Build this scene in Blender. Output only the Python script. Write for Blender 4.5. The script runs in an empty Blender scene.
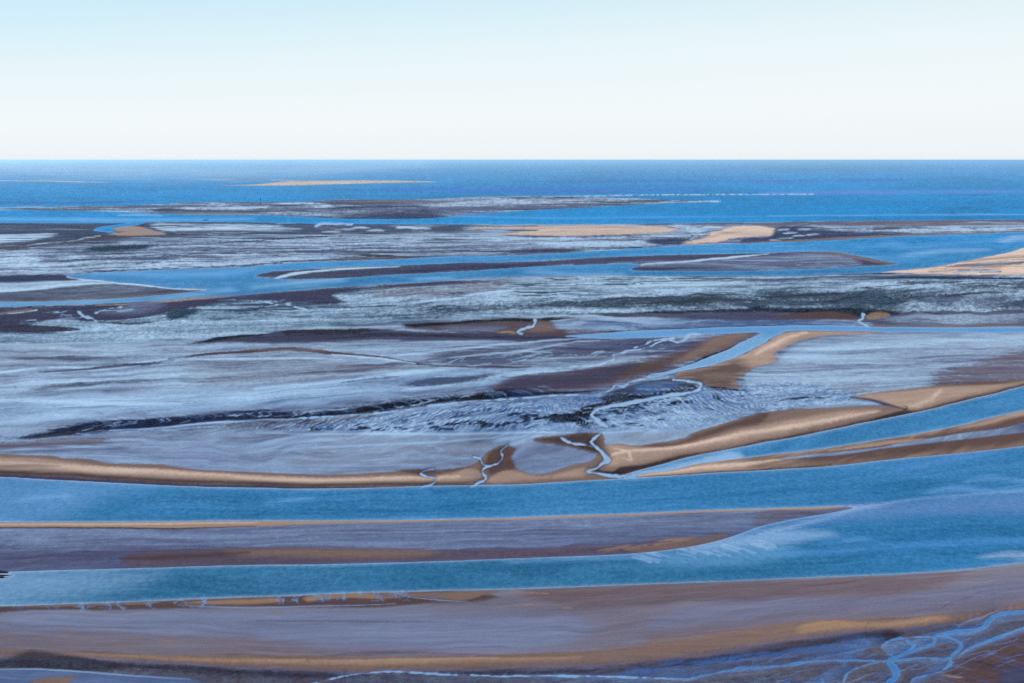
import bpy, bmesh, math, time
import numpy as np
T0 = time.time()
C = bpy.context.scene.collection

# ------------------------------------------------------------------ survey frame
# The flats were surveyed from one aerial station: (u, v) are the station's map coordinates
# (bearing / depression); gx(), gy() turn them into metres on the ground plane.
ALT, F, CU, CV, HZ = 200.0, 1407.0, 512.0, 341.5, 159.9
PITCH = math.atan((CV - HZ) / F)

def ground(u, v):
    """map coordinate -> metres on the z = 0 plane"""
    a = (u - CU) / F
    b = -(v - CV) / F
    cy = math.cos(PITCH) + b * math.sin(PITCH)
    cz = -math.sin(PITCH) + b * math.cos(PITCH)
    t = ALT / -cz
    return a * t, cy * t

# ------------------------------------------------------------------ helpers: noise
def h2(ix, iy, s):
    n = (ix.astype(np.int64) * 374761393 + iy.astype(np.int64) * 668265263 + s * 1442695041) & 0xffffffff
    n = ((n ^ (n >> 13)) * 1274126177) & 0xffffffff
    n = (n ^ (n >> 16)) & 0xffffff
    return n.astype(np.float32) / 16777215.0

def vn(x, y, s=0):
    ix = np.floor(x); iy = np.floor(y)
    fx = (x - ix).astype(np.float32); fy = (y - iy).astype(np.float32)
    fx = fx * fx * fx * (fx * (fx * 6 - 15) + 10); fy = fy * fy * fy * (fy * (fy * 6 - 15) + 10)
    ix = ix.astype(np.int64); iy = iy.astype(np.int64)
    a = h2(ix, iy, s); b = h2(ix + 1, iy, s); c = h2(ix, iy + 1, s); d = h2(ix + 1, iy + 1, s)
    return (a + (b - a) * fx) * (1 - fy) + (c + (d - c) * fx) * fy

def fbm(x, y, s=0, o=4, g=0.55):
    t = 0; a = 1; n = 0
    for k in range(o):
        t = t + a * vn(x * 2 ** k + 17.3 * k, y * 2 ** k + 9.1 * k, s + k); n += a; a *= g
    return t / n                                                    # 0..1

def smooth(x, e0, e1):
    t = np.clip((x - e0) / (e1 - e0), 0, 1)
    return t * t * (3 - 2 * t)

# ------------------------------------------------------------------ the survey grid
us = np.concatenate([-np.geomspace(1700, 75, 46), np.arange(-60, 1085, 1.0), 1024 + np.geomspace(75, 1700, 46)])
vs = np.concatenate([HZ + np.geomspace(0.35, 3.6, 14), np.arange(163.8, 262, 0.5), np.arange(262, 700, 0.8),
                     np.geomspace(702, 1000, 40)])
U, V = np.meshgrid(us, vs)
U = U.astype(np.float64); V = V.astype(np.float64)
X, Y = ground(U, V)
NR, NC = U.shape

# gentle irregularity of every surveyed outline (laid out in metres on the ground)
WU = (fbm(X / 34, Y / 60, 5, 4) - .5)
WV = (fbm(X / 26, Y / 70, 9, 4) - .5)
SC = ALT / (V - HZ + .5)                                            # metres per map unit / ~F
mag = np.clip((V - 165) / 120, .15, 1)
UW = U + WU * 7 * mag
VW = V + WV * 1.5 * mag

# flow lines: direction in which tide marks run
fv = np.array([150, 230, 280, 330, 400, 480, 560, 640, 1010.])
fu = np.array([-1700, -300, 0, 256, 512, 768, 1024, 1324, 2800.])
FT = np.array([[0, 0, 0, 0, 0, 0, 0, 0, 0], [0, 0, 0, 0, 0, -1, -2, -4, -10], [9, 5, 0, -13, -28, -31, -38, -60, -140],
               [10, 3, 0, -6, -10, -8, -8, -8, -8], [0, 0, 0, -16, -40, -52, -75, -110, -260],
               [-60, -9, 0, 11, 8, -7, -30, -66, -240], [20, 5, 0, -8, -15, -25, -40, -62, -170],
               [0, 0, 0, 8, 6, -8, -45, -90, -280], [0, 0, 0, 8, 6, -8, -45, -90, -280.]])
cols = np.array([np.interp(us, fu, r) for r in FT])                 # rows x NC
FF = np.empty((NR, NC))
for i, v in enumerate(vs):
    k = int(np.clip(np.searchsorted(fv, v) - 1, 0, len(fv) - 2))
    t = (v - fv[k]) / (fv[k + 1] - fv[k]); t = t * t * (3 - 2 * t)
    FF[i] = cols[k] * (1 - t) + cols[k + 1] * t
PSI = V - FF
WP = (fbm(U / 60, PSI / 14, 31, 3) - .5)
S1_ = fbm(U / 95 + 3, PSI / 2.6 + WP * 3.0, 41, 4, .62) - .5        # broad tide marks
S2_ = fbm(U / 34 + 7, PSI / 1.1 + WP * 4.0, 47, 3, .6) - .5         # fine tide marks
GR = (vn(U / 1.7, V / 1.05, 201) - .5) * .6 + (vn(U / 3.1 + 5, V / 1.5, 202) - .5) * .6 + (vn(U / .9, V / .9, 203) - .5) * .5
S3_ = fbm(U / 200, PSI / 11 + WP * 2.0, 53, 3) - .5                 # large patches

# ------------------------------------------------------------------ helpers: outlines
def lin(c):
    c = np.array(c, dtype=np.float64) / 255
    return np.where(c <= .04045, c / 12.92, ((c + .055) / 1.055) ** 2.4)

def spline(p, closed, sub=4):
    p = np.array(p, dtype=np.float64)
    n = len(p); out = []
    if n < 3: return p
    for i in range(n if closed else n - 1):
        g = lambda k: p[(i + k) % n] if closed else p[min(max(i + k, 0), n - 1)]
        a, b, c, d = g(-1), g(0), g(1), g(2)
        L = np.abs(c - b).max()
        m = 1 if L < 3 else sub
        # long spans: damp the tangents so neighbours of very different length do not overshoot
        l0, l1, l2 = (np.hypot(*(b - a)) + 1e-6, np.hypot(*(c - b)) + 1e-6, np.hypot(*(d - c)) + 1e-6)
        m1 = (c - b) * .5 + (b - a) * .5 * l1 / l0
        m2 = (c - b) * .5 + (d - c) * .5 * l1 / l2
        for q in range(m):
            t = q / m
            out.append((2 * t ** 3 - 3 * t * t + 1) * b + (t ** 3 - 2 * t * t + t) * m1 + (-2 * t ** 3 + 3 * t * t) * c + (t ** 3 - t * t) * m2)
    if not closed: out.append(p[-1])
    return np.array(out)

def window(p, pad_u, pad_v):
    c0 = np.searchsorted(us, p[:, 0].min() - pad_u); c1 = np.searchsorted(us, p[:, 0].max() + pad_u)
    r0 = np.searchsorted(vs, p[:, 1].min() - pad_v); r1 = np.searchsorted(vs, p[:, 1].max() + pad_v)
    return slice(r0, r1), slice(c0, c1)

def seg_dist(PU, PV, a, b, ax):
    dx, dy = (b[0] - a[0]) * ax, b[1] - a[1]
    L = dx * dx + dy * dy + 1e-9
    qx, qy = (PU - a[0]) * ax, PV - a[1]
    t = np.clip((qx * dx + qy * dy) / L, 0, 1)
    return (qx - t * dx) ** 2 + (qy - t * dy) ** 2, t

def poly_sd(pts, ax=1.0, pad=30, warp=1.0, spl=True):
    """signed distance (map units, negative inside) on a window of the grid"""
    p = spline(pts, True, 3) if spl else np.array(pts, float)
    w = window(p, pad / ax, pad)
    PU = U[w] + (UW[w] - U[w]) * warp; PV = V[w] + (VW[w] - V[w]) * warp
    if PU.size == 0: return w, PU
    d = np.full(PU.shape, 1e9); ins = np.zeros(PU.shape, bool)
    n = len(p)
    for i in range(n):
        a, b = p[i], p[(i + 1) % n]
        # distance only where it can matter
        r0 = np.searchsorted(vs[w[0]], min(a[1], b[1]) - pad); r1 = np.searchsorted(vs[w[0]], max(a[1], b[1]) + pad)
        c0 = np.searchsorted(us[w[1]], min(a[0], b[0]) - pad / ax); c1 = np.searchsorted(us[w[1]], max(a[0], b[0]) + pad / ax)
        if r1 > r0 and c1 > c0:
            q, _ = seg_dist(PU[r0:r1, c0:c1], PV[r0:r1, c0:c1], a, b, ax)
            d[r0:r1, c0:c1] = np.minimum(d[r0:r1, c0:c1], q)
        if abs(a[1] - b[1]) > 1e-9:
            q0 = max(0, np.searchsorted(vs[w[0]], min(a[1], b[1]) - 3)); q1 = np.searchsorted(vs[w[0]], max(a[1], b[1]) + 3)
            pu, pv = PU[q0:q1], PV[q0:q1]
            cr = ((a[1] > pv) != (b[1] > pv)) & (pu < (b[0] - a[0]) * (pv - a[1]) / (b[1] - a[1]) + a[0])
            ins[q0:q1] ^= cr
    d = np.sqrt(d)
    return w, np.where(ins, -d, d)

def line_sd(pts, width, ax=1.0, pad=12, warp=1.0, spl=True):
    p = spline(pts, False, 4) if spl else np.array(pts, float)
    ws = np.interp(np.linspace(0, 1, len(p)), np.linspace(0, 1, len(width)), width) if hasattr(width, '__len__') else np.full(len(p), width)
    w = window(p, (pad + ws.max()) / ax, pad + ws.max())
    PU = U[w] + (UW[w] - U[w]) * warp; PV = V[w] + (VW[w] - V[w]) * warp
    d = np.full(PU.shape, 1e3)
    for i in range(len(p) - 1):
        a, b = p[i], p[i + 1]; m = pad + ws.max()
        r0 = np.searchsorted(vs[w[0]], min(a[1], b[1]) - m); r1 = np.searchsorted(vs[w[0]], max(a[1], b[1]) + m)
        c0 = np.searchsorted(us[w[1]], min(a[0], b[0]) - m / ax); c1 = np.searchsorted(us[w[1]], max(a[0], b[0]) + m / ax)
        if r1 > r0 and c1 > c0:
            q, t = seg_dist(PU[r0:r1, c0:c1], PV[r0:r1, c0:c1], a, b, ax)
            q = np.sqrt(q) - .5 * (ws[i] + (ws[i + 1] - ws[i]) * t)
            d[r0:r1, c0:c1] = np.minimum(d[r0:r1, c0:c1], q)
    return w, d

# ------------------------------------------------------------------ attribute fields
SOIL = np.zeros((NR, NC, 3)); WET = np.zeros((NR, NC)); RIP = np.zeros((NR, NC)); HGT = np.zeros((NR, NC))
WCOL = np.zeros((NR, NC, 3)); CALM = np.zeros((NR, NC))

PAL = dict(
    dry_lit=(224, 194, 170), sand=(174, 146, 127), damp=(132, 107, 95), ochre=(166, 132, 104), brown=(86, 62, 56), umber=(44, 28, 32),  # palest sand also carries painted crest highlights; umber also bank shading
    mauve=(100, 82, 92), mud=(58, 50, 76), slate=(36, 36, 72), navy=(14, 18, 52), black=(5, 6, 15),
    weed=(4, 36, 54), teal=(44, 86, 112), grey=(88, 88, 124), blue=(52, 88, 146))
PAL = {k: lin(v) for k, v in PAL.items()}

def blend(w, a, col=None, wet=None, rip=None, h=None):
    if rip is None and col in ('dry_lit', 'sand', 'damp', 'brown', 'umber', 'ochre'): rip = 0.
    if col is not None:
        c = PAL[col] if isinstance(col, str) else lin(col)
        SOIL[w] += (c - SOIL[w]) * a[..., None]
    if wet is not None: WET[w] += (wet - WET[w]) * a
    if rip is not None: RIP[w] += (rip - RIP[w]) * a
    if h is not None: HGT[w] += h * a

def area(pts, col=None, wet=None, soft=1.5, ax=.5, a=1., rip=None, h=None, jag=0., spl=True):
    w, d = poly_sd(pts, ax, max(soft * 1.9, 4) + jag * 2, spl=spl)
    if d.size == 0: return
    d = d + (S2_[w] * 1.6 + S1_[w] * 1.2) * (jag + max(0, soft - 1.2) * .45) + GR[w] * min(soft, 4) * .35
    k = (1 - smooth(d, -soft * .75, soft * .75)) * a
    blend(w, k, col, wet, rip, h)

def streak(pts, width, col=None, wet=None, soft=1.2, ax=.6, a=1., rip=None, h=None, jag=0., taper=True):
    if taper and not hasattr(width, '__len__'): width = [width * .25, width, width, width, width * .25]
    w, d = line_sd(pts, width, ax, max(soft * 1.9, 3) + jag * 2)
    d = d + (S2_[w] * 1.6 + S1_[w] * 1.2) * (jag + max(0, soft - 1.2) * .45) + GR[w] * min(soft, 4) * .35
    k = (1 - smooth(d, -soft * .75, soft * .75)) * a
    blend(w, k, col, wet, rip, h)

def off(pts, dv): return [(p[0], p[1] + dv) for p in pts]

#=====WATER
WD = np.full((NR, NC), 60.0)                                        # >0 on land, <0 in water
BODY = np.full((NR, NC), -1, int); BD = np.full((NR, NC), 1e3)
body_names = []
def body(name, w, d):
    i = len(body_names); body_names.append(name)
    m = d < BD[w]
    BD[w] = np.where(m, d, BD[w]); BODY[w] = np.where(m, i, BODY[w])
    WD[w] = np.minimum(WD[w], d)
def water(name, pts, pad=40): body(name, *poly_sd(pts, 1.0, pad, .55))
def land(pts, pad=40, warp=.55):
    w, d = poly_sd(pts, 1.0, pad, warp)
    WD[w] = np.maximum(WD[w], -d)
def creek(pts, width, name='tidal_creek', wet=.75, bank=None):
    w, d = line_sd(pts, np.array(width) * ((.5 if pts[0][1] < 600 else .72)), 1.0, 14, 1.0)
    d = d + .6 * (vn(U[w] / 4, V[w] / 2.5, 77) - .5) * 2 + .7 * (vn(U[w] / 14, V[w] / 7, 78) - .5) * 2
    body(name, w, d)
    k = 1 - smooth(d, -.3, 1.3)
    CREEKS.append((w, k, wet))
    if bank: BANKS.append((w, 1 - smooth(d, .6, 3.5), bank))
CREEKS = []; BANKS = []

sea_edge = [(-1700, 223), (-300, 223), (0, 223), (125, 223), (150, 222), (256, 222.5), (306, 223.5), (400, 224), (512, 224.5), (612, 224), (687, 223),
            (768, 222.3), (828, 221), (908, 220.5), (1024, 219.5), (1324, 217), (2800, 212)]
w1_top = [(-1700, 430), (-300, 468), (0, 477), (64, 480.5), (128, 483.5), (192, 486.5), (256, 488), (320, 488.5), (384, 487.5), (425, 486), (480, 485), (512, 484.5),
          (576, 481), (640, 477.5), (704, 473.5), (768, 470), (832, 466), (896, 459), (960, 453), (1024, 446), (1324, 410), (2800, 250)]
w1_bot = [(-1700, 510), (-300, 520), (0, 522), (128, 522), (256, 521), (384, 520.5), (512, 518), (576, 515.5), (640, 513.5), (704, 510.5), (768, 508.5), (820, 507), (845, 506.5)]
w2_top = [(854, 507.8), (835, 512), (800, 518), (768, 524.5), (755, 528), (738, 534.5), (728, 538), (710, 543), (690, 547), (660, 551), (640, 553), (600, 555.5), (560, 557), (512, 558.5),
          (448, 561), (384, 563), (320, 564.5), (256, 565), (192, 566.5), (128, 568.5), (64, 570), (20, 571.5), (0, 572), (-300, 576), (-1700, 600)]
w2_bot = [(-1700, 640), (-300, 612), (0, 606.5), (64, 604), (128, 602), (192, 599), (256, 597), (320, 594.5), (384, 592), (448, 590.5), (512, 589.5), (576, 587), (640, 584.5),
          (704, 582.5), (768, 580), (832, 577), (896, 574.5), (960, 570), (1000, 565.5), (1024, 563), (1324, 540), (2800, 420)]
w3_top = [(624, 476), (632, 472.5), (662, 464), (687, 457.5), (719, 451), (768, 442), (808, 434.5), (868, 422), (915, 412.5), (958, 402.5), (1024, 386), (1324, 302), (2800, 200)]
w3_bot = [(624, 479), (644, 473.5), (667, 471), (692, 465), (727, 460), (768, 455.3), (818, 449.5), (863, 442.5), (908, 435.5), (958, 426), (993, 417.5), (1024, 411), (1324, 345), (2800, 225)]
w5_top = [(67, 275), (95, 273), (135, 271), (175, 269.5), (220, 268), (256, 266), (293, 263), (331, 261), (381, 260), (431, 257), (512, 255.5), (562, 253), (612, 250), (662, 246.5),
          (702, 245), (768, 242.5), (828, 240.5), (868, 238), (908, 236), (958, 234.5), (1024, 232), (1324, 222.5), (2800, 215)]
w5_bot = [(1030, 247), (1024, 247.8), (1008, 252.5), (983, 257.5), (958, 262.5), (928, 267.5), (893, 271), (873, 273), (843, 274), (818, 275), (768, 276), (662, 276), (587, 275.5),
          (537, 276), (512, 277), (468, 279), (431, 282), (396, 284), (356, 286), (306, 289.5), (256, 294), (225, 296), (175, 299), (125, 302.5), (95, 304), (50, 305), (0, 307), (-300, 312), (-1700, 330)]
i1 = [(256, 275.5), (263, 273), (293, 270), (331, 267.5), (376, 266), (411, 265), (456, 263), (512, 262), (587, 258), (637, 256), (687, 254.5), (762, 253), (805, 251.5), (833, 252),
      (853, 255), (873, 259), (888, 262), (898, 263.5), (888, 265), (868, 266), (843, 267), (818, 268.5), (788, 269.5), (768, 270.2), (712, 271), (662, 270.6), (630, 269.5), (640, 265),
      (587, 264.7), (512, 268), (468, 271), (431, 273), (381, 275.5), (343, 278), (306, 279.5), (281, 279), (266, 277.5)]
spit = [(-300, 300), (0, 302), (60, 301), (95, 300), (140, 297), (190, 292), (209, 289.6), (195, 288.5), (175, 288.5), (155, 286), (140, 284), (120, 282.5), (100, 280), (82, 279), (70, 277), (65, 275)]
s1 = [(-25, 209), (37, 207.6), (75, 206), (105, 206), (150, 204.5), (190, 202.5), (220, 202), (256, 202), (316, 201), (331, 199.5), (381, 199.5), (431, 199), (471, 197), (512, 196.5),
      (587, 196.8), (642, 198.5), (672, 200), (717, 201.2), (672, 203), (612, 206), (587, 207.5), (537, 210), (506, 212), (468, 214.5), (441, 217.5), (406, 219), (356, 219), (306, 217),
      (256, 215), (200, 214.5), (160, 214), (135, 212.5), (82, 211), (37, 210)]
s2 = [(215, 185.4), (256, 184.2), (272, 182.5), (293, 181), (331, 180.3), (381, 180), (406, 180.5), (441, 182), (406, 182.7), (368, 183.5), (331, 184.5), (293, 185.6), (256, 185.8)]

water('sea', sea_edge[::-1] + [(-1700, HZ + .05), (-600, HZ + .05), (500, HZ + .05), (1500, HZ + .05), (2800, HZ + .05)][::1], 80)
land(s1); land(s2)
def sub(pts, width, warp=.4):
    w, d = line_sd(pts, width, 1.0, 10, warp); WD[w] = np.maximum(WD[w], -d)
sub([(-120, 180), (0, 180.6), (45, 181), (90, 182), (118, 182.2)], [.5, 1.1, 1.3, 1.0, .3])
sub([(187, 180.2), (225, 179.6), (256, 179.6), (300, 180.6)], [.3, .8, .9, .6])
water('tidal_channel', w5_top + [(2800, 224), (1324, 225), (1080, 240)] + w5_bot + [(-1700, 310)] + spit, 40)
land(i1)
water('tidal_channel', w1_top + w2_bot[::-1], 60)
B1 = w1_bot + w2_top
land(B1)
water('tidal_channel', w3_top + w3_bot[::-1])
w4 = [(562, 336), (597, 334), (632, 331), (672, 329.5), (717, 327.5), (768, 326), (828, 325.5), (868, 326.5), (918, 327.5), (1024, 327), (1324, 326), (2800, 322), (2800, 332), (1324, 332.5), (1024, 332.5),
      (963, 332.5), (918, 332), (868, 331.5), (828, 331), (803, 330.5), (786, 331.5), (772, 337), (764, 343), (752, 349.5), (737, 356), (724.5, 361), (707, 366), (687, 370), (665, 374.5), (647, 377.5),
      (647, 375.8), (665, 372), (680, 367.5), (692, 363.5), (712, 356), (727, 350), (742, 342), (752, 337.5), (762, 333.3), (730, 333.5), (700, 334.5), (680, 336), (650, 337.5), (620, 338.5), (590, 338)]
water('tidal_channel', w4)
water('tidal_creek', [(93, 230), (98, 227.5), (110, 225.5), (125, 223.5), (135, 222), (150, 220), (140, 224.5), (122, 227), (113, 229), (112, 231), (120, 233), (105, 232)])
# creeks
creek([(650, 376.8), (638, 380), (629.5, 382.5), (623, 387), (614.5, 385.7), (613, 389.5), (606, 392), (587, 394), (549, 396), (512, 399.3), (476, 401), (446, 404), (421, 407.5), (396, 411), (363, 414), (331, 416), (290, 418.5)],
      [2.4, 2.2, 2, 1.6, 1.2, 1, .9, .8, .7, .6], wet=.6)
creek([(700, 334.5), (690, 335), (688, 337.5), (684, 341), (678, 342.5), (668, 340), (660, 341.5), (654.5, 344), (648, 347.5), (637, 350), (628, 351), (619.5, 354), (612, 355), (614.5, 359), (608, 362), (599.5, 364.5), (574.5, 367), (544.5, 369.5), (512, 372)],
      [1.2, 1.4, 1.5, 1.6, 1.7, 1.6, 1.2, .8, .6])
creek([(674, 338.4), (662, 339.5), (650, 341.5), (644, 345), (634, 348)], .9)
creek([(672, 379.5), (692, 381.5), (701, 384.5), (699, 389), (682, 394), (662, 397), (642, 400.5), (622, 404.5), (604.5, 407.5), (594.5, 411), (591, 414.5), (596, 419), (599.5, 422.5), (606, 426)],
      [1, 2.4, 4.2, 4.2, 3.8, 3.6, 3.6, 3.6, 3.4, 3, 1.4], wet=.85, bank=('black', .05))
creek([(508, 445.5), (505.5, 447.5), (501, 451), (502.5, 457), (498.5, 462.5), (491, 465.5), (484, 469), (483, 473), (487, 479), (481, 482.5), (473, 486.5)], [1, 2, 2.4, 2.2, 2.2, 2.2, 1.8, 1.4], bank=('umber', .02))
creek([(474, 457), (481, 459.5), (483, 464), (487, 466.5)], 1.1, bank=('umber', .02))
creek([(600, 434.5), (593, 439), (591, 441.5), (594, 446), (599, 451), (605, 457), (608, 461), (601, 464), (597, 468), (588, 471.5), (600, 474), (622, 476.5), (634, 475)], [1.4, 2.2, 3.2, 6.2, 4, 2, 1.4, 2, 3], bank=('umber', .02))
creek([(559, 438), (570, 443), (584, 445), (592, 447)], .8)
creek([(434, 469.5), (428, 470.5), (422, 473), (426, 476), (436, 479), (435, 483), (423, 487)], [.6, 1.3, 1.5, 1.2], bank=('black', .02))
creek([(535, 319.5), (533, 321), (534, 325), (524.5, 328), (516, 332), (522, 334)], [1, 1.8, 2.2, 1.6, 1])
creek([(862, 313.5), (865, 318), (860, 321), (866, 325.5)], [.8, 1.6, 2, 2.4])
creek([(76, 310), (80, 313.5), (84, 316.5), (92, 318.5), (96, 321.5)], [.8, 2.2, 2, 1.2])
creek([(96, 313.5), (105, 310), (119, 307.5)], .9)
creek([(270, 302.5), (277, 304.5), (286, 303.5), (295, 306), (306, 310)], [.6, 1.6, 1.2, 1.6, .6])
creek([(316, 226.5), (318, 225), (331, 224.2), (352, 224)], [1.4, 2, 1.2, .6])
# braided creek in the lower right
creek([(1060, 608), (1024, 612), (1008, 613), (995.5, 616), (989, 620.5), (985.5, 627), (973, 630.5), (953, 632), (940.5, 634), (933, 637), (934.5, 641), (928, 645.5), (913, 649), (898, 655), (888, 660.5), (894, 668), (896, 675.5), (886, 684), (858, 700), (820, 730)],
      [4, 4.5, 4.5, 5, 5, 4, 3, 3.4, 3, 2.5, 3, 5, 6, 7, 8, 9], wet=.5)
creek([(940, 634), (953, 639), (961, 643.5), (959, 649), (952, 654), (947, 658), (923, 657.5), (903, 659), (890, 661)], [1.4, 2.6, 3.8, 3, 1.6, 1.6, 1.4], wet=.5)
creek([(947, 658), (949, 663), (940.5, 670.5), (923, 675.5), (913, 679), (908, 686)], [2.5, 2, 1.2, 1, 1.2])
creek([(886, 660), (868, 664), (853, 669), (844, 675.5), (842, 686)], [2, 1.8, 2, 2.4])
creek([(880, 660.5), (843, 660.5), (813, 661), (793, 664), (768, 667), (744.5, 668), (712, 674), (687, 679), (662, 678.5), (632, 677.5), (587, 676), (549.5, 676), (512, 676), (481, 675.5), (441, 674), (406, 672), (381, 672), (356, 674), (331, 679), (313, 684), (280, 692)],
      [1.4, 1.6, 2, 2.6, 2, 1.4, 1.5, 1.6, 1.3, 1.2, 1.2, 1.2, 1.6])
creek([(890, 655), (880, 648), (883, 643), (898, 638), (918, 637), (933, 636.5)], [.6, .8, 1, .8, .6])
creek([(1040, 624), (1024, 628), (1003, 635.5), (988, 642), (975.5, 645.5), (965.5, 650.5), (958, 656)], [1.6, 1.6, 1.4, 1.4, 1, .6])
creek([(1010, 612.5), (996, 612), (982, 617), (968, 621), (958, 626)], [1.2, 1.4, .8])
creek([(905, 640), (912, 645), (906, 651)], [1, 2.4, 1.2])
creek([(820, 678), (823, 684), (830, 692)], [2, 3, 3])
def film(pts, wdt, wt=.3, a=.6): FILMS.append((pts, wdt, wt, a))
FILMS = []
film([(1060, 610), (1008, 616), (992, 622), (973, 632), (933, 640), (913, 650), (890, 660), (895, 676), (870, 700)], 9)
film([(945, 636), (960, 645), (950, 658), (900, 659)], 5)
film([(1040, 626), (1003, 637), (975, 646), (958, 657)], 7, .34)
film([(880, 661), (820, 662), (768, 667), (712, 674), (640, 679), (540, 677)], 5, .26)
film([(880, 640), (850, 646), (830, 656), (800, 662)], 8, .28)
film([(852, 668), (830, 676), (800, 690)], 7, .25)
film([(948, 662), (925, 676), (905, 690)], 6, .28)
film([(720, 664), (780, 656), (840, 648), (900, 640)], 3.5, .24)
film([(640, 672), (700, 668), (760, 660)], 3, .24)
# little spring runs along the lower bank
rng = np.random.RandomState(4)
for cx, s in ((17, .7), (50, .8), (82, 1.1), (112, 1.7), (158, 1.6), (183, 1.7), (205, 1.2), (282, 1.2), (300, 1.3), (318, 1), (330, .9), (345, 1), (362, .9), (375, 1.1), (395, .9), (402, .8)):
    top = np.interp(cx, [p[0] for p in w2_bot], [p[1] for p in w2_bot])
    for q in range(rng.randint(2, 6)):
        x = cx + rng.normal() * 4 * s; y = top + rng.uniform(-.5, 1.5)
        pts = [(x, y)]
        for k in range(4):
            x += rng.uniform(-2.6, 3.2) * s; y += rng.uniform(1.2, 2.6) * min(s, 1.3); pts.append((x, y))
        w, d = line_sd(pts, rng.uniform(.1, .4) + .3 * s, .8, 5); d = d + (vn(U[w] / 1.5, V[w] / 1.2, 66) - .5) * 1.6
        CREEKS.append((w, (1 - smooth(d, -.6, 1.3)) * .75, .45))
print('water', round(time.time() - T0, 1))

#=====SOIL
SOIL[:] = PAL['grey']; WET[:] = .34; RIP[:] = .25
XN = (fbm(X / 260, Y / 260, 71, 4) - .5)
# ---- far shoals
area(off(s1, 0), (84, 76, 108), .26, 2, rip=.8)
for p, wd_, c, wt, al in (
    ([(30, 208.6), (75, 207.6), (130, 208), (170, 208)], 1.6, 'mauve', .15, .9),
    ([(175, 213.5), (215, 214), (250, 214)], 1.4, 'ochre', .05, .9),
    ([(100, 210), (160, 208.4), (215, 208.6), (300, 207)], 1.8, 'grey', .75, .8),
    ([(275, 204), (310, 203.5), (330, 206), (290, 208.5)], 2.2, 'grey', .8, .8),
    ([(350, 201.7), (400, 201.3), (450, 201.8), (490, 203)], 1.5, 'damp', .08, .8),
    ([(260, 212), (330, 215.5), (400, 217.3), (450, 215)], 3.4, 'grey', .65, .8),
    ([(420, 206), (500, 202.5), (600, 200.5), (717, 201.2)], 5.5, 'mauve', .6, .8),
    ([(330, 208.5), (380, 207), (440, 206.5)], 1.6, 'navy', .08, .9),
    ([(200, 205), (256, 204.6), (300, 205.6)], 1.6, 'navy', .08, .8),
    ([(135, 209.5), (170, 211), (240, 211)], 1.5, 'navy', .08, .8)):
    streak(p, wd_, c, wt, 1.2, .4, al, jag=1.2)
area(s2, 'dry_lit', .02, 1.5, h=.6)
streak([(-120, 180), (0, 180.6), (45, 181), (90, 182), (118, 182.2)], 3, 'dry_lit', .35, 1, taper=False)
streak([(187, 180.2), (225, 179.6), (256, 179.6), (300, 180.6)], 3, 'dry_lit', .2, 1, taper=False)

# ---- v 222-276: the outer flats
area([(-1700, 221), (95, 221), (300, 221), (470, 222), (470, 228), (420, 233), (330, 236), (256, 240), (200, 238), (120, 243), (50, 248), (0, 252), (-1700, 270)], 'slate', .13, 4, .4, jag=1.5)
area([(-1700, 245), (0, 249), (60, 247), (140, 240), (256, 237), (380, 236), (520, 236), (690, 238), (690, 246), (560, 251), (430, 256), (331, 260), (220, 266), (100, 272), (0, 275), (-1700, 290)], 'grey', .46, 5, .4, rip=.55, jag=3)
area([(150, 225), (200, 224.5), (262, 225), (300, 229), (262, 231), (200, 230.6), (160, 230)], 'grey', .62, 2, .4)
streak([(165, 231.6), (215, 231.4), (270, 231.8)], 1.4, 'mauve', .06, 1)
area([(0, 236), (55, 234), (30, 241), (-60, 244)], 'grey', .5, 2.4, .4)
streak([(-40, 250), (15, 248), (50, 243.5), (90, 239.5), (130, 236.5), (172, 233.5)], [2, 2.6, 2.4, 2, 1], 'brown', .06, 1.4)
streak([(20, 247), (45, 243.5), (75, 241), (85, 238.5), (100, 236)], 1.1, 'grey', .7, 1, jag=1)
area([(115, 228), (125, 226), (140, 227), (155, 231), (168, 234.3), (150, 235.7), (125, 236), (108, 234), (125, 232), (113, 230)], 'sand', .02, 1, h=.4)
streak([(167, 234.4), (185, 234.6)], 2, 'black', .05, 1.4)
area([(86, 249.5), (92, 247), (125, 245.6), (156, 245.6), (150, 248), (120, 251.5), (95, 252)], 'weed', .06, 3, .5, rip=.9)
streak([(215, 243.5), (256, 241), (306, 237.5), (368, 235.5)], 1.5, 'black', .1, 1.2)
for k, (a, b, c) in enumerate(((330, 232, .7), (360, 227.8, .6), (376, 230.6, .8), (405, 227.5, .7), (422, 228.5, .7), (345, 229.7, .5))):
    streak([(a - 9, b + .3), (a, b - .2), (a + 9, b + .1)], 1.7, 'grey', c, 1, jag=.8)
streak([(322, 227.2), (338, 229), (345, 231)], 1.2, 'damp', .05, 1)
streak([(380, 228.5), (396, 228)], 1.6, 'brown', .05, 1)
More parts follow.
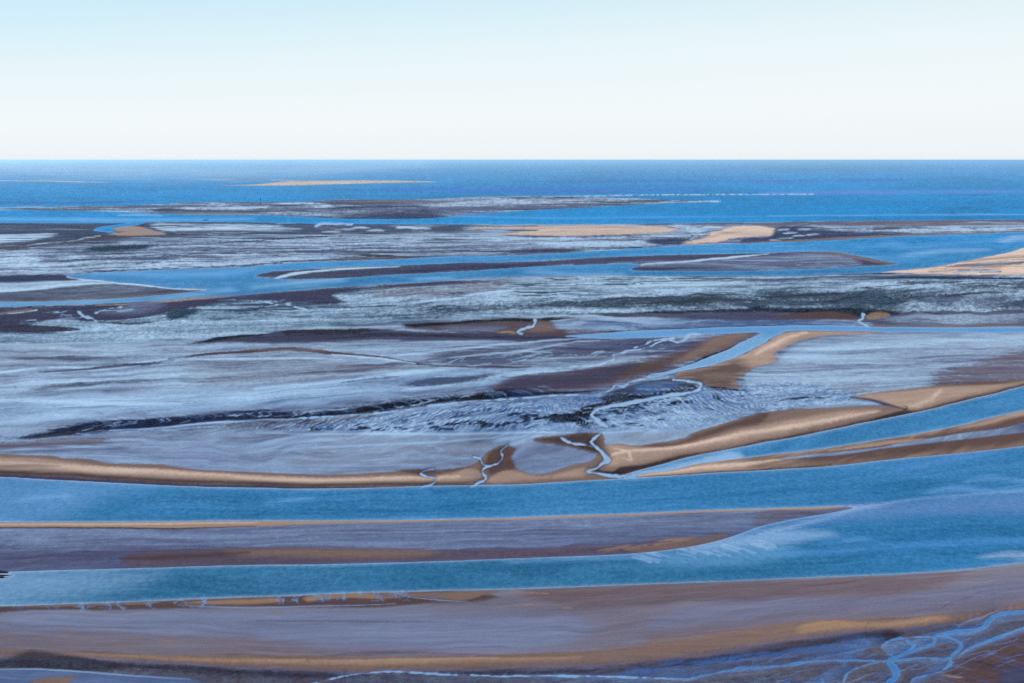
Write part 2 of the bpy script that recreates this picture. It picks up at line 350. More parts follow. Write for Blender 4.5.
for p, wd_, c, wt in (([(200, 256), (300, 250), (400, 246), (500, 244)], 3, 'grey', .66), ([(40, 262), (120, 259), (200, 260)], 1.6, 'slate', .12),
                      ([(60, 271.5), (140, 270.5), (190, 268.6)], 1.2, 'slate', .08), ([(310, 252), (350, 249), (430, 249.5)], 1.4, 'slate', .12),
                      ([(338, 254.5), (360, 255), (381, 256), (400, 257.3), (425, 257.6)], 2, 'umber', .04),
                      ([(330, 246.4), (370, 243.4), (460, 241.5), (520, 241)], 1.6, 'grey', .72), ([(460, 252), (540, 250.5), (600, 248)], 2.6, 'slate', .14),
                      ([(512, 252.8), (560, 251), (622, 248.4), (662, 246)], 1.5, 'umber', .06), ([(380, 239.6), (470, 236.3)], 1.4, 'slate', .12),
                      ([(190, 268.6), (220, 266.7), (256, 264.6), (293, 261.6), (331, 260), (381, 258.6), (431, 256.4), (450, 256)], 2.2, 'brown', .04),
                      ([(512, 244), (600, 243.5), (670, 241.5)], 3.2, 'teal', .66)):
    streak(p, wd_, c, wt, 1.3, .5, .9, jag=.8)
# pale sandbanks
area([(463, 227.3), (500, 226.5), (530, 226), (580, 225.2), (640, 225.7), (668, 227.6), (678, 230), (667, 232.5), (640, 234.5), (600, 236), (560, 236.4), (530, 235.5), (500, 234.5), (515, 232.5), (535, 230.5), (505, 229.3), (470, 228.6)], 'dry_lit', .03, 2, .35, .95, h=.7, jag=1)
streak([(520, 229), (580, 227.4), (640, 228)], 1.4, 'sand', .05, 2, .4, .7, jag=1)
streak([(505, 235.6), (545, 237.4), (600, 237.2), (650, 235.4)], 1.4, 'mud', .1, 1.3, jag=.6)
area([(668, 225), (692, 226.5), (706, 230.5), (704, 236), (690, 241.5), (676, 242), (684, 238), (690, 233), (684, 228.5), (668, 226.5)], 'slate', .5, 1.2, rip=1)
streak([(672, 226), (690, 228), (700, 232), (694, 237)], 2.4, 'grey', .8, 1, jag=1.6)
area([(645, 241.5), (680, 238.5), (700, 241), (684, 244.5), (650, 243.5)], 'slate', .12, 1.5, jag=1)
area([(684, 242.8), (697, 240), (707, 236.5), (710, 233), (720, 230), (732, 226.2), (752, 225.2), (770, 227), (776, 231), (773, 235), (760, 236.5), (737, 238), (727, 240.5), (702, 244)], 'dry_lit', .03, 2, .4, .95, h=.6, jag=1)
streak([(705, 240), (720, 235), (745, 231)], 1.6, 'sand', .05, 2, .4, .7, jag=1)
streak([(702, 228), (712, 227), (722, 227.6)], 2.2, 'grey', .75, 1)
area([(690, 223), (768, 222.5), (1024, 219.5), (1400, 216), (1400, 222), (1024, 225.2), (880, 227), (800, 226), (776, 228), (750, 225.2), (720, 226)], 'mauve', .16, 1.4, .5, jag=1)
area([(776, 228), (800, 226.4), (880, 227.4), (1024, 225.6), (1400, 221), (1400, 224), (1024, 231), (930, 233.6), (860, 237), (800, 240), (740, 243), (745, 239), (772, 236)], 'slate', .14, 1.4, .5, rip=.8)
area([(800, 227.5), (880, 227.6), (1024, 226), (1400, 221), (1400, 224), (1024, 230.5), (930, 232.4), (860, 232)], 'grey', .62, 2, .4, jag=2)
for a, b in ((783, 230), (790, 233), (797, 236), (786, 238.5), (804, 229.7), (775, 240), (812, 234.5)):
    streak([(a - 6, b + .4), (a, b), (a + 7, b - .5)], 1.5, 'grey', .8, 1, jag=1)
streak([(740, 243.6), (800, 240.6), (868, 237), (930, 234.8), (1024, 231.3), (1100, 229)], 1.6, 'damp', .03, 1, taper=False)
# ---- left spit and pale wedge
area([(-1700, 278), (0, 275.5), (50, 275), (68, 276), (80, 280), (60, 282), (0, 283.5), (-1700, 290)], 'slate', .1, 2, .5, jag=.8)
area([(-1700, 290), (-200, 284), (0, 283.5), (70, 281.6), (110, 283), (70, 287), (30, 290.5), (0, 293.5), (-200, 297)], 'grey', .66, 2, .4)
area([(-300, 297), (0, 293), (50, 289), (90, 285), (120, 284), (150, 286.5), (175, 289.2), (200, 289.8), (190, 291.8), (140, 296.5), (95, 299.5), (0, 301), (-300, 300)], 'mud', .16, 1.6, h=.5)
streak([(68, 276.5), (82, 279.5), (100, 280.8), (122, 283), (142, 284.8), (157, 287), (178, 289), (207, 289.6)], 1.3, 'grey', .85, 1, taper=False)
streak([(0, 301.4), (60, 300.2), (95, 299), (140, 296), (185, 291.6)], 1.3, 'damp', .04, 1)
# ---- long island in the upper channel
area(i1, 'mud', .1, 2, h=.7)
streak([(270, 280), (281, 277.3), (293, 274.5), (326, 270.6), (356, 268.3), (400, 266.6)], [1, 2.6, 2.4, 1.6, .5], 'grey', .85, 1.2)
area([(610, 264), (690, 261), (760, 257), (810, 253.5), (838, 255), (855, 260), (862, 265), (800, 268), (740, 270), (690, 270)], 'grey', .3, 3, .5)
streak([(640, 265), (682, 262.4), (712, 259.6), (750, 256), (768, 254)], [1, 1.8, 1.8, 1.6, .6], 'grey', .9, 1)
streak([(812, 252), (835, 253), (855, 257.5), (878, 262), (895, 263.5)], [1, 2.4, 3, 2, 1], 'damp', .02, 1)
streak([(400, 272), (470, 268.6), (540, 264.5)], 2, 'slate', .05, 2)
streak([(640, 269), (670, 268.4), (720, 268)], 1.2, 'navy', .1, 1)
# ---- sandbank on the right
area([(880, 272.4), (928, 267.8), (958, 262.8), (983, 257.5), (1008, 252.5), (1024, 247.8), (1324, 213), (2800, 180), (2800, 290), (1324, 276), (1024, 276), (960, 276), (928, 274.5), (900, 273.5)], 'dry_lit', .02, 1, h=1)
for p, wd_, c, wt in (([(945, 267), (990, 265), (1040, 262)], 3, 'mauve', .35), ([(930, 272), (965, 270.5), (1000, 270.8)], 1.6, 'mud', .1),
                      ([(955, 273), (975, 272), (1000, 272.6)], 1.8, 'grey', .8), ([(965, 262), (1000, 258.6), (1050, 256)], 2.4, 'sand', .1),
                      ([(1000, 262), (1040, 259)], 1.4, 'grey', .6), ([(920, 270), (960, 268.6), (1050, 268)], 1, 'damp', .05)):
    streak(p, wd_, c, wt, 1.4, .5, .85, jag=1.4)
# ---- v 276-330: weed and shallow pans
area([(-1700, 312), (0, 310), (256, 296), (440, 284), (560, 277), (880, 275), (1024, 278), (2800, 280), (2800, 322), (1024, 318), (860, 312), (768, 310), (560, 316), (420, 322), (300, 330), (200, 340), (0, 347), (-1700, 360)], 'teal', .44, 5, .5, rip=.6)
area([(380, 288), (440, 284), (530, 278), (600, 278), (560, 286), (480, 294), (420, 298), (370, 296)], 'mauve', .3, 6, .4)
area([(520, 279), (700, 278), (860, 280), (960, 285), (900, 291), (800, 294), (680, 296), (580, 297), (500, 303), (440, 306), (500, 292)], 'teal', .66, 6, .4, rip=.5, jag=5)
area([(370, 314), (450, 307), (512, 303), (580, 299), (650, 297), (720, 297), (768, 295), (850, 294), (930, 291), (1000, 285), (1324, 278), (2800, 270), (2800, 325), (1324, 318), (1024, 314), (900, 313), (768, 310), (650, 309), (560, 312), (512, 312), (450, 313)], 'weed', .34, 8, .5, rip=1.2, jag=5)
area([(560, 300), (650, 298), (720, 298), (700, 305), (640, 309), (560, 310), (520, 307)], 'weed', .16, 5, .4, .75, jag=4)
area([(768, 298), (850, 297), (900, 301), (880, 307), (800, 308), (740, 306)], 'weed', .2, 5, .4, .6, jag=4)
streak([(930, 301), (980, 298), (1060, 296)], 4, 'grey', .4, 4, .4, .7)
streak([(420, 316), (500, 312), (600, 311), (680, 313)], 2.4, 'teal', .7, 2, .4, .8, jag=2)
streak([(870, 277.5), (930, 278), (1000, 279.2), (1100, 280)], 2.4, 'navy', .06, 1.6, .5)
streak([(900, 283), (960, 284), (1040, 284.5)], 3, 'weed', .05, 2.5, .5, .8, jag=1.5)
streak([(546, 278), (560, 280), (580, 279.5)], 1.6, 'umber', .06, 1, jag=1.6)
streak([(672, 279.5), (695, 278.6), (720, 279.4), (736, 278.4)], 1.8, 'mud', .06, 1, jag=1.8)
streak([(540, 277.4), (640, 277.4), (768, 277.4), (840, 275.6)], 1.3, 'grey', .85, 1, .5, .8)
streak([(256, 322), (330, 318), (400, 314)], 5, 'teal', .62, 4, .4, .6, jag=2)
streak([(412, 303), (450, 299), (512, 290), (560, 286.5), (620, 283)], [1, 3, 2.4, 2, 1], 'grey', .85, 1.6, .5, .9)
streak([(600, 288), (680, 287), (720, 283), (700, 281)], 1.6, 'grey', .85, 1.4, .5, .8, jag=1)
for q in range(9):
    a = 770 + q * 14; streak([(a - 10, 290.5 - q * .2), (a, 286 - q * .2), (a + 9, 284.5)], 1.3, 'grey', .82, 1.6, .6, .7)
area([(-1700, 322), (0, 308), (60, 306.5), (120, 304), (180, 300.6), (225, 297.5), (256, 295), (300, 291), (356, 287.6), (420, 283.8), (460, 280.6), (470, 281.8), (430, 285.6), (390, 288.5), (350, 292), (335, 296), (345, 303), (300, 303.5),
      (256, 301), (220, 304), (190, 309), (160, 316), (140, 319), (100, 322.5), (60, 322), (30, 326), (70, 329), (60, 332.5), (0, 333), (-1700, 340)], 'mud', .06, 2.4, .5, h=.4, jag=.8)
streak([(95, 305.5), (125, 304.3), (175, 300.8), (205, 298.4), (225, 297)], 1.8, 'sand', .03, 1, jag=.3)
streak([(380, 286), (410, 284), (440, 282)], 1.4, 'brown', .03, 1)
area([(-200, 316), (0, 313), (20, 310), (34, 310), (30, 312), (0, 315.5), (-200, 320)], 'damp', .02, 1)
streak([(-100, 318), (0, 315), (22, 313), (36, 310.6)], 1, 'grey', .75, 1, taper=False)
streak([(50, 308.6), (66, 309.6), (110, 306), (150, 306.6)], 1.1, 'slate', .03, 1)
area([(34, 324), (52, 320.5), (75, 318.5), (80, 322), (60, 325)], 'grey', .45, 2, .5)
streak([(0, 328.5), (40, 327.6), (80, 330), (0, 332.6)], 1.6, 'umber', .05, 1.4, jag=.8)
streak([(98, 322.5), (130, 324), (158, 322)], 1.6, 'umber', .05, 1.2, jag=.6)
area([(130, 300), (165, 304), (155, 312), (120, 315), (98, 312), (120, 309)], 'grey', .22, 5, .5, .8)
area([(165, 316), (178, 310.5), (200, 310), (190, 316), (170, 320)], 'weed', .05, 3, .6, .85, rip=1, jag=1)
streak([(225, 311.4), (256, 310), (268, 305.5), (300, 303.4), (346, 303)], 1.4, 'slate', .06, 1.2, jag=.8)
streak([(250, 302), (270, 298.6), (300, 299.5), (330, 301)], 1.6, 'mud', .03, 1.4, jag=.8)
# ---- dark weed lines and brown mud, v 318-345
area([(182, 345), (200, 342), (215, 340), (256, 335), (285, 331), (320, 329.6), (370, 329.6), (400, 331.5), (440, 333), (512, 335), (575, 336), (575, 341), (512, 342), (440, 341.5), (380, 341), (330, 343.5), (280, 345), (256, 343), (225, 343), (200, 346)], 'mud', .09, 1.6, .5, jag=1.2)
streak([(184, 345), (200, 344.4), (215, 340.6), (235, 338), (262, 335.4)], [1, 2.4, 3, 2.6, 1.5], 'black', .03, 1, jag=1.1)
area([(283, 332.5), (300, 330.2), (330, 329.6), (362, 330), (378, 331.4), (350, 334.4), (300, 334), (286, 335)], 'umber', .04, 1, jag=1.4)
streak([(256, 338), (320, 335.6), (400, 335.2), (480, 338.2), (560, 338)], 1.2, 'navy', .06, 1.2, jag=.8)
streak([(330, 339.6), (380, 337), (430, 336.6), (512, 340)], 1.5, 'umber', .06, 1.2, jag=.6)
area([(400, 326), (440, 323), (480, 320.6), (512, 319), (560, 318.4), (578, 319.2), (550, 322), (556, 328.6), (600, 331), (660, 330.4), (724, 327.6), (724, 329), (660, 333), (600, 333.6), (560, 336), (520, 335), (470, 332.4), (430, 331)], 'brown', .05, 3.4, .4, .9, jag=.8)
area([(402, 326.4), (412, 324.6), (440, 324), (470, 321.4), (512, 319.4), (570, 318.2), (560, 320.6), (512, 322), (470, 324), (430, 327), (405, 327.4)], 'black', .04, 1.2, jag=1.3)
area([(440, 328), (480, 326.6), (505, 328), (495, 331), (460, 331)], 'grey', .2, 3, .5, .7)
streak([(496, 334), (506, 332.4), (516, 333.6)], 2, 'ochre', .02, 1.2)
area([(536, 321), (548, 323), (556, 330), (540, 332), (526, 331), (534, 327)], 'damp', .02, 3, .6, .6)
area([(553, 324.4), (566, 322.6), (587, 321.2), (662, 319.6), (768, 320.4), (860, 322.4), (1000, 324), (1000, 325.4), (860, 325.6), (768, 325), (724, 326.6), (640, 328.6), (600, 329.6), (570, 328.4)], 'blue', .32, 1.2, .6)
streak([(600, 331.6), (660, 330.6), (724, 328), (780, 325.6)], 1.3, 'umber', .03, 1, jag=.4)
area([(768, 309), (820, 309), (870, 312), (960, 311), (1024, 312), (1400, 314), (1400, 326), (1024, 325.5), (880, 325), (858, 322), (768, 320), (650, 318.6), (600, 316), (650, 312)], 'mud', .14, 2, .5, rip=.6, jag=1.5)
area([(770, 308), (820, 308.4), (870, 310.5), (900, 314), (880, 317), (860, 315), (800, 315), (768, 313), (640, 313.6), (700, 310.5)], 'black', .06, 2, .5, .9, rip=1, jag=1.6)
area([(790, 314.6), (850, 314), (858, 319), (830, 319), (768, 317)], 'brown', .03, 1.4, jag=.8)
area([(868, 315), (890, 315), (885, 318), (868, 319)], 'ochre', .03, 1.4, .6, .7, jag=.8)
area([(880, 320), (950, 314), (1024, 310), (1400, 306), (1400, 325), (1024, 324), (900, 324)], 'grey', .3, 3, .5, .85, jag=1.2)
streak([(855, 326), (918, 326.2), (1024, 325.5), (1200, 325)], 1.8, 'damp', .02, 1, taper=False)
# ---- v 340-400, left: the wide wet flat
area([(-1700, 355), (0, 346), (150, 345), (256, 345), (400, 343), (512, 343), (570, 345), (540, 362), (470, 366), (420, 372), (330, 383), (256, 389), (100, 396), (0, 400), (-1700, 420)], 'grey', .44, 5, .5, rip=.35)
area([(256, 362), (330, 359), (400, 366), (440, 369), (380, 376), (320, 384), (240, 388), (200, 384), (180, 372)], 'mauve', .3, 8, .5, .7)
area([(0, 349), (80, 346), (130, 352), (60, 360), (0, 362)], 'mauve', .38, 6, .5, .5)
area([(-1700, 400), (0, 398), (120, 396), (256, 389), (380, 378), (450, 371), (512, 371), (512, 380), (440, 388), (340, 402), (256, 408), (150, 414), (0, 424), (-1700, 430)], 'blue', .58, 6, .5, rip=.45, jag=4)
streak([(-40, 372), (0, 373.5), (30, 369.5), (60, 368.6), (87, 368.8), (110, 366), (160, 361), (190, 357)], [1, 2, 2, 1.8, 1.4, .8], 'grey', .85, 1.2)
streak([(37, 372.6), (75, 372), (105, 367.6), (140, 365.4), (175, 361)], [.6, 3, 2.6, 3, 1], 'mud', .12, 2.2)
streak([(50, 374), (100, 371), (140, 366.6)], 1.3, 'grey', .75, 1.4)
streak([(-80, 391), (0, 389), (40, 386.6), (90, 384), (150, 382)], [2, 2.4, 1.6, 1, .8], 'mud', .25, 2.4, a=.7)
streak([(-100, 403), (0, 402), (50, 402.6), (120, 404.6), (180, 405)], [2, 3.6, 3.4, 3, 1], 'grey', .85, 2.4)
streak([(170, 359.6), (190, 357), (205, 355), (230, 353.4), (256, 352), (281, 350.2), (306, 351), (331, 354), (352, 356), (376, 358), (396, 360.8), (418, 364.8), (441, 367), (481, 367.8), (530, 367)], [.6, 2, 2.6, 3, 3, 3, 2.6, 2, 1.8, 1.6, 1.2], 'brown', .02, 1)
streak([(256, 352), (281, 350.2), (306, 351), (325, 353)], 1.1, 'damp', .02, .9)
streak([(331, 355.4), (352, 357.2), (376, 359.4), (396, 361.8), (416, 364.4)], [.8, 1.2, 1.4, 1.8, 1], 'grey', .85, .9)
streak([(441, 368.4), (481, 369.2), (540, 368.4)], .9, 'grey', .8, .9)
streak([(190, 360), (256, 360), (300, 359.4), (340, 360)], 1.7, 'grey', .8, 1.4)
streak([(256, 390), (300, 386), (341, 382.2), (396, 375.4), (446, 370.8), (490, 369.8)], [1, 2.6, 3, 3.6, 3, 1], 'blue', .85, 2, jag=.7)
streak([(341, 383.6), (370, 380), (400, 377.6)], 1.1, 'mud', .2, 1.2)
streak([(400, 391), (416, 389), (446, 386), (476, 380.4), (512, 375), (549, 371.6), (590, 367.4), (606, 363)], [1, 3, 4, 4.4, 3.6, 3, 1], 'blue', .82, 2.2, jag=1)
area([(430, 380), (470, 376), (500, 373), (470, 383), (430, 387), (400, 386)], 'mud', .2, 3, .5, .8)
area([(430, 356), (512, 350), (560, 348), (620, 342), (680, 337), (684, 341), (650, 346), (612, 356), (606, 362), (560, 366), (512, 367), (450, 367)], 'mud', .16, 7, .4, .85, rip=.3)
streak([(400, 356), (456, 350.6), (512, 344.2), (560, 340), (600, 337)], [.6, 1.8, 2, 2, .6], 'grey', .75, 1.4)
streak([(430, 361.5), (476, 356), (512, 353), (540, 349), (562, 344), (600, 340.5)], [.6, 1.6, 1.8, 1.8, .8], 'grey', .72, 1.4)
streak([(500, 357), (525, 352.4), (540, 353)], 1.2, 'grey', .7, 1)
streak([(448, 364), (466, 358), (462, 361)], 1.2, 'grey', .6, 1)
streak([(590, 354), (602, 352.4), (600, 354)], 1.1, 'grey', .7, 1)
streak([(512, 362), (560, 358.6), (606, 357)], 1.6, 'grey', .35, 1.6)
area([(512, 380), (560, 373.5), (606, 367), (640, 360), (680, 352), (700, 344), (722, 336), (757, 333.8), (745, 340), (732, 347), (712, 355), (690, 363), (665, 370.5), (630, 380), (600, 388), (560, 393.5), (512, 396.5), (470, 399), (490, 389)], 'brown', .06, 7, .5, h=.4)
area([(512, 381), (560, 376), (606, 369), (640, 364), (620, 376), (590, 386), (540, 390), (500, 394)], 'mud', .1, 5, .6, .85)
streak([(640, 357), (670, 350), (690, 345), (700, 341)], 5, 'mud', .14, 3, .6, .7)
area([(700, 348), (712, 340), (722, 336), (750, 334.2), (742, 340), (728, 347), (710, 354), (692, 360), (674, 363)], 'damp', .01, 4, .6, h=.6)
streak([(752, 338.5), (740, 344.5), (724, 351.5), (705, 358.5), (684, 366)], 2, 'black', .02, 1.4)
# ---- right of the branch: sand tongue
area([(880, 333.2), (845, 332), (803, 331.4), (787, 332.5), (774, 338), (766, 344), (752, 351), (737, 358), (724, 362.5), (700, 369.5), (676, 374), (676, 378), (700, 381), (706, 386), (722, 390), (742, 388), (735, 383), (745, 376),
      (756, 369), (768, 366.5), (776, 362), (775, 356), (783, 350), (795, 344), (813, 338.5), (830, 336), (868, 334.6)], 'sand', .01, 1.6, .7, h=.9)
area([(700, 370), (724, 364), (737, 361), (745, 366), (752, 370), (742, 378), (735, 385), (745, 388), (722, 391), (704, 388), (690, 381), (672, 378)], 'umber', .02, 8, .6, .75)
area([(700, 377), (730, 375), (738, 379), (722, 382)], 'damp', .01, 4, .6, .6)
streak([(806, 333), (795, 337), (784, 341.5), (772, 348), (756, 355)], [2, 3.6, 4.4, 4, 2], 'dry_lit', 0, 3, .7, .85)
# ---- the big pale flat
area([(776, 362), (790, 350), (813, 340), (840, 336.5), (900, 334.4), (1024, 334.5), (2800, 334), (2800, 300), (1324, 345), (1024, 380), (968, 385), (933, 387), (903, 391), (868, 395.5), (848, 397.5), (800, 392), (750, 388), (745, 378), (756, 370)], 'grey', .48, 1.8, .6, rip=.4)
area([(786, 358), (800, 350), (840, 343), (900, 339), (1024, 336), (1400, 336), (1400, 344), (1024, 345), (930, 347), (850, 351), (800, 360)], 'blue', .72, 6, .5, .9)
area([(928, 384), (932, 378), (945, 371), (983, 361), (1024, 350), (1400, 320), (1400, 350), (1024, 381), (968, 385.5)], 'mauve', .16, 7, .6, .9)
area([(826, 389), (850, 382), (880, 380), (870, 391), (840, 395)], 'mauve', .3, 6, .6, .6)
area([(700, 397), (744, 388), (768, 384), (800, 384), (840, 392), (862, 398), (848, 404), (800, 409), (768, 413), (720, 424), (690, 430), (650, 430), (660, 405)], 'blue', .42, 4, .6, rip=.9, jag=1.5)
streak([(772, 403), (790, 400.5), (812, 399), (832, 398)], 1.7, 'black', .05, 1.2, jag=1.4)
streak([(768, 408.6), (810, 405), (850, 403.4), (878, 404.6)], [1.4, 3, 3.6, 1], 'blue', .62, 1.6)
streak([(706, 387.6), (730, 391), (756, 392.4)], 1.8, 'black', .05, 1.6, jag=1)
# ---- ripple field
area([(-50, 440), (150, 430), (256, 421), (363, 414), (421, 408), (512, 400), (600, 393), (660, 384), (700, 385), (720, 398), (760, 412), (700, 432), (610, 436), (512, 434), (400, 436), (256, 436), (100, 440)], 'blue', .4, 3, .6, rip=.62)
RF = (230, 436), (256, 424), (363, 416), (421, 411), (512, 402), (600, 395), (660, 389), (700, 387), (745, 392), (770, 405), (740, 414), (690, 428), (610, 433), (512, 431), (400, 434)
area([(256, 421.5), (380, 413.6), (330, 424), (256, 430), (150, 431)], 'mauve', .3, 4, .5, .7)
# dark band
area([(20, 440), (40, 435.5), (62, 429), (100, 422.5), (140, 419.5), (175, 418), (215, 415), (256, 412), (288, 412.5), (331, 410), (368, 405.5), (396, 401.5), (431, 398), (468, 394.5), (512, 391.5), (560, 392), (600, 390), (590, 393), (549, 395.4), (512, 398.4), (476, 400.4),
      (431, 405), (396, 409.8), (363, 413.6), (326, 416), (293, 418.5), (256, 421), (200, 425), (150, 430), (90, 432.5), (50, 437.5), (25, 442)], 'navy', .07, 2.6, .5, rip=.55, jag=2.2)
area([(396, 404), (431, 399.5), (470, 396), (512, 394), (512, 397), (470, 399.4), (431, 403.4), (396, 408), (363, 412), (350, 412)], 'black', .02, 1.6, .5, jag=1)
streak([(256, 419.6), (293, 417), (331, 414.6), (372, 412)], 1.6, 'black', .03, 1.2, jag=1)
streak([(26, 441), (50, 437.6), (90, 431.6), (110, 428)], 1.6, 'umber', .03, 1.2, jag=.8)
streak([(110, 431.5), (150, 430), (200, 425), (256, 421.2), (300, 418.6)], [1, 1.6, 1.8, 1.4, .8], 'blue', .72, 1.1)
streak([(120, 433.5), (170, 431), (225, 427)], 1.2, 'blue', .7, 1.1)
for q in range(60):                                                 # runnels draining into the dark band
    a = rng.uniform(90, 560); bb = np.interp(a, [62, 140, 256, 331, 431, 512, 600], [430, 421, 413, 411, 399, 393, 391])
    L = rng.uniform(7, 18); y0 = bb + rng.uniform(-3.5, 3.5)
    streak([(a - L, y0 - L * .2 + .4), (a - L * .3, y0 - .8), (a, y0 + rng.uniform(.6, 2))], rng.uniform(.3, 1.1), 'blue', rng.uniform(.35, .7), 1.2, .9, .6)
for q in range(10):
    a = rng.uniform(100, 500); bb = np.interp(a, [62, 140, 256, 331, 431, 512, 600], [430, 421, 413, 411, 399, 393, 391]) + 2
    streak([(a + 3, bb - 3), (a - 1, bb - 1), (a + 2, bb + .6), (a - 3, bb + 2.4)], .7, 'blue', .7, .9, 1, .7)
area([(600, 398), (612, 392), (625, 388), (650, 381), (672, 380), (694, 383), (696, 388), (680, 392), (650, 397), (610, 404)], 'navy', .22, 2, .7)
area([(635, 388), (655, 383), (676, 384), (668, 390), (640, 394)], 'blue', .3, 4, .6, .7)
area([(575, 412), (590, 405), (620, 399), (660, 394), (682, 390), (694, 385.5), (697, 388), (680, 391.6), (650, 396.4), (610, 403.6), (593, 409), (588, 415), (572, 417)], 'umber', .02, 1.4, .7)
area([(594, 408), (575, 413), (555, 417), (540, 423), (560, 424), (590, 421), (591, 414)], 'black', .05, 2.6, .6, .9, jag=1.6)
# ripples: oblique crests, bright film in the troughs
for q in range(170):
    a = rng.uniform(256, 745); t = rng.uniform(0, 1)
    hi = np.interp(a, [256, 363, 512, 600, 700, 745], [424, 417, 403, 411, 396, 392]); lo = np.interp(a, [256, 512, 620, 700, 745], [433, 432, 428, 412, 404])
    b = hi + (lo - hi) * t; L = rng.uniform(3, 9); dirn = -1 if a < 530 else 1
    if a > 600: col, wt = ('black', .04) if rng.rand() < .6 else ('blue', .8)
    else: col, wt = ('navy', .1) if rng.rand() < .5 else ('blue', .75)
    streak([(a - L, b - dirn * L * .32), (a, b + rng.uniform(-.5, .5)), (a + L, b + dirn * L * .32)] if a < 530 else [(a - L * .7, b - L * .22), (a, b), (a + L * .7, b + L * .3)], rng.uniform(.9, 1.8), col, wt, 1.2, .8, .62)
for cx, cy, rx, ry, n in ((545, 418, 34, 4, 30), (622, 410, 26, 6, 36), (480, 425, 60, 3, 26), (375, 430, 60, 2.4, 22), (660, 402, 40, 5, 20), (590, 424, 40, 4, 22)):
    for q in range(n):
        a = cx + rng.normal() * rx * .6; b = cy + rng.normal() * ry * .6; L = rng.uniform(2, 5)
        streak([(a - L, b + .5), (a, b - .3), (a + L, b + .3)], rng.uniform(1.2, 2.6), 'black', .05, 1, .9, .8, jag=.8)
# ripple crests, oblique to the flow
w, d = poly_sd(list(RF), .6, 8)
mk = 1 - smooth(d, -5, 2); sg = np.tanh((U[w] - 585) / 20)
ph = U[w] * .17 - sg * V[w] * .26 + (fbm(U[w] / 22, V[w] / 9, 401, 3) - .5) * 3.2
R_ = np.sin(2 * np.pi * ph) * (.25 + 1.2 * np.clip(fbm(U[w] / 40, V[w] / 8, 405, 3) - .3, 0, .6)) * mk
WET[w] += .3 * R_; SOIL[w] *= np.clip(1 - .7 * R_, .2, 1.7)[..., None]
# ---- lavender flat above the left sandbank
area([(-1700, 440), (0, 442), (60, 440), (110, 434), (256, 431), (400, 434), (512, 434), (620, 431), (690, 431), (712, 428), (697, 433), (674, 441), (652, 445), (632, 447), (604, 445), (590, 436), (560, 440), (530, 445), (512, 447), (493, 452), (476, 466), (440, 473), (331, 477),
      (256, 475), (162, 466.6), (92, 462), (52, 458), (0, 456), (-1700, 440)], 'grey', .44, 2.4, .6, rip=.35)
area([(0, 443), (80, 438), (110, 441), (60, 449), (0, 452), (-200, 454), (-200, 444)], 'mauve', .16, 5, .5, .9)
area([(330, 440), (420, 444), (490, 444), (470, 462), (430, 470), (330, 474), (290, 465)], 'mauve', .34, 8, .5, .6)
area([(620, 436), (670, 434), (690, 433), (660, 442), (630, 444)], 'mauve', .3, 4, .5, .7)
for p, wd_, wt in (([(256, 434), (330, 435.5), (400, 435), (460, 435.6), (512, 433.6), (590, 433.6), (640, 432)], 2, .8), ([(250, 454), (300, 450), (380, 446), (440, 443), (512, 438)], 1.8, .74),
                   ([(360, 462), (400, 459.4), (440, 458), (470, 459)], 1.1, .65), ([(0, 452), (40, 450), (90, 447)], 1.6, .7), ([(290, 466), (360, 467), (420, 466), (460, 460)], 1.2, .6), ([(180, 452), (256, 446), (340, 441)], 2, .55)):
    streak(p, wd_, 'blue', wt, 1.6, .5, .85)
for q in range(22):
    a = 395 + q * 4; streak([(a - 2, 460 - q * .12), (a + 1, 458.6 - q * .12)], .9, 'mud', .1, .9, 1, .7)
for q in range(16):
    a = rng.uniform(500, 560); b = rng.uniform(436, 446)
    streak([(a - 10, b + 3), (a, b), (a + 9, b - 2)], 1.2, 'blue', .75, 1.2, .8, .7)
# ---- left sandbank with its creeks
m1 = [(-1700, 418), (-300, 448), (0, 455.5), (30, 456.5), (52, 457), (62, 459), (92, 461), (102, 464), (130, 465), (162, 466), (185, 469.5), (220, 472.5), (256, 474), (331, 476), (368, 474.5), (396, 473), (416, 471), (436, 472), (461, 469), (476, 464), (481, 459), (493, 450), (508, 445.5), (516, 450), (511, 458),
      (514, 468), (526, 474), (545, 474.5), (560, 470.5), (576, 465), (592, 461), (596, 455), (580, 450), (560, 446), (541, 444), (532, 441), (560, 436), (590, 433.6), (602, 434), (604, 444), (604, 446), (619, 445), (632, 447.5), (652, 445), (674, 441), (687, 437.5), (697, 432.5), (712, 428), (724, 425), (752, 416), (768, 413.5), (788, 411), (818, 409.5), (850, 408),
      (873, 407), (898, 408.5), (885.5, 404.5), (868, 400.5), (848, 397.7), (868, 395), (903, 391), (933, 387), (968, 385), (1024, 380), (1324, 350), (2800, 220)]
area(m1 + w3_top[::-1] + [(600, 480)] + w1_top[:13][::-1], 'damp', .01, 1.2, .8)
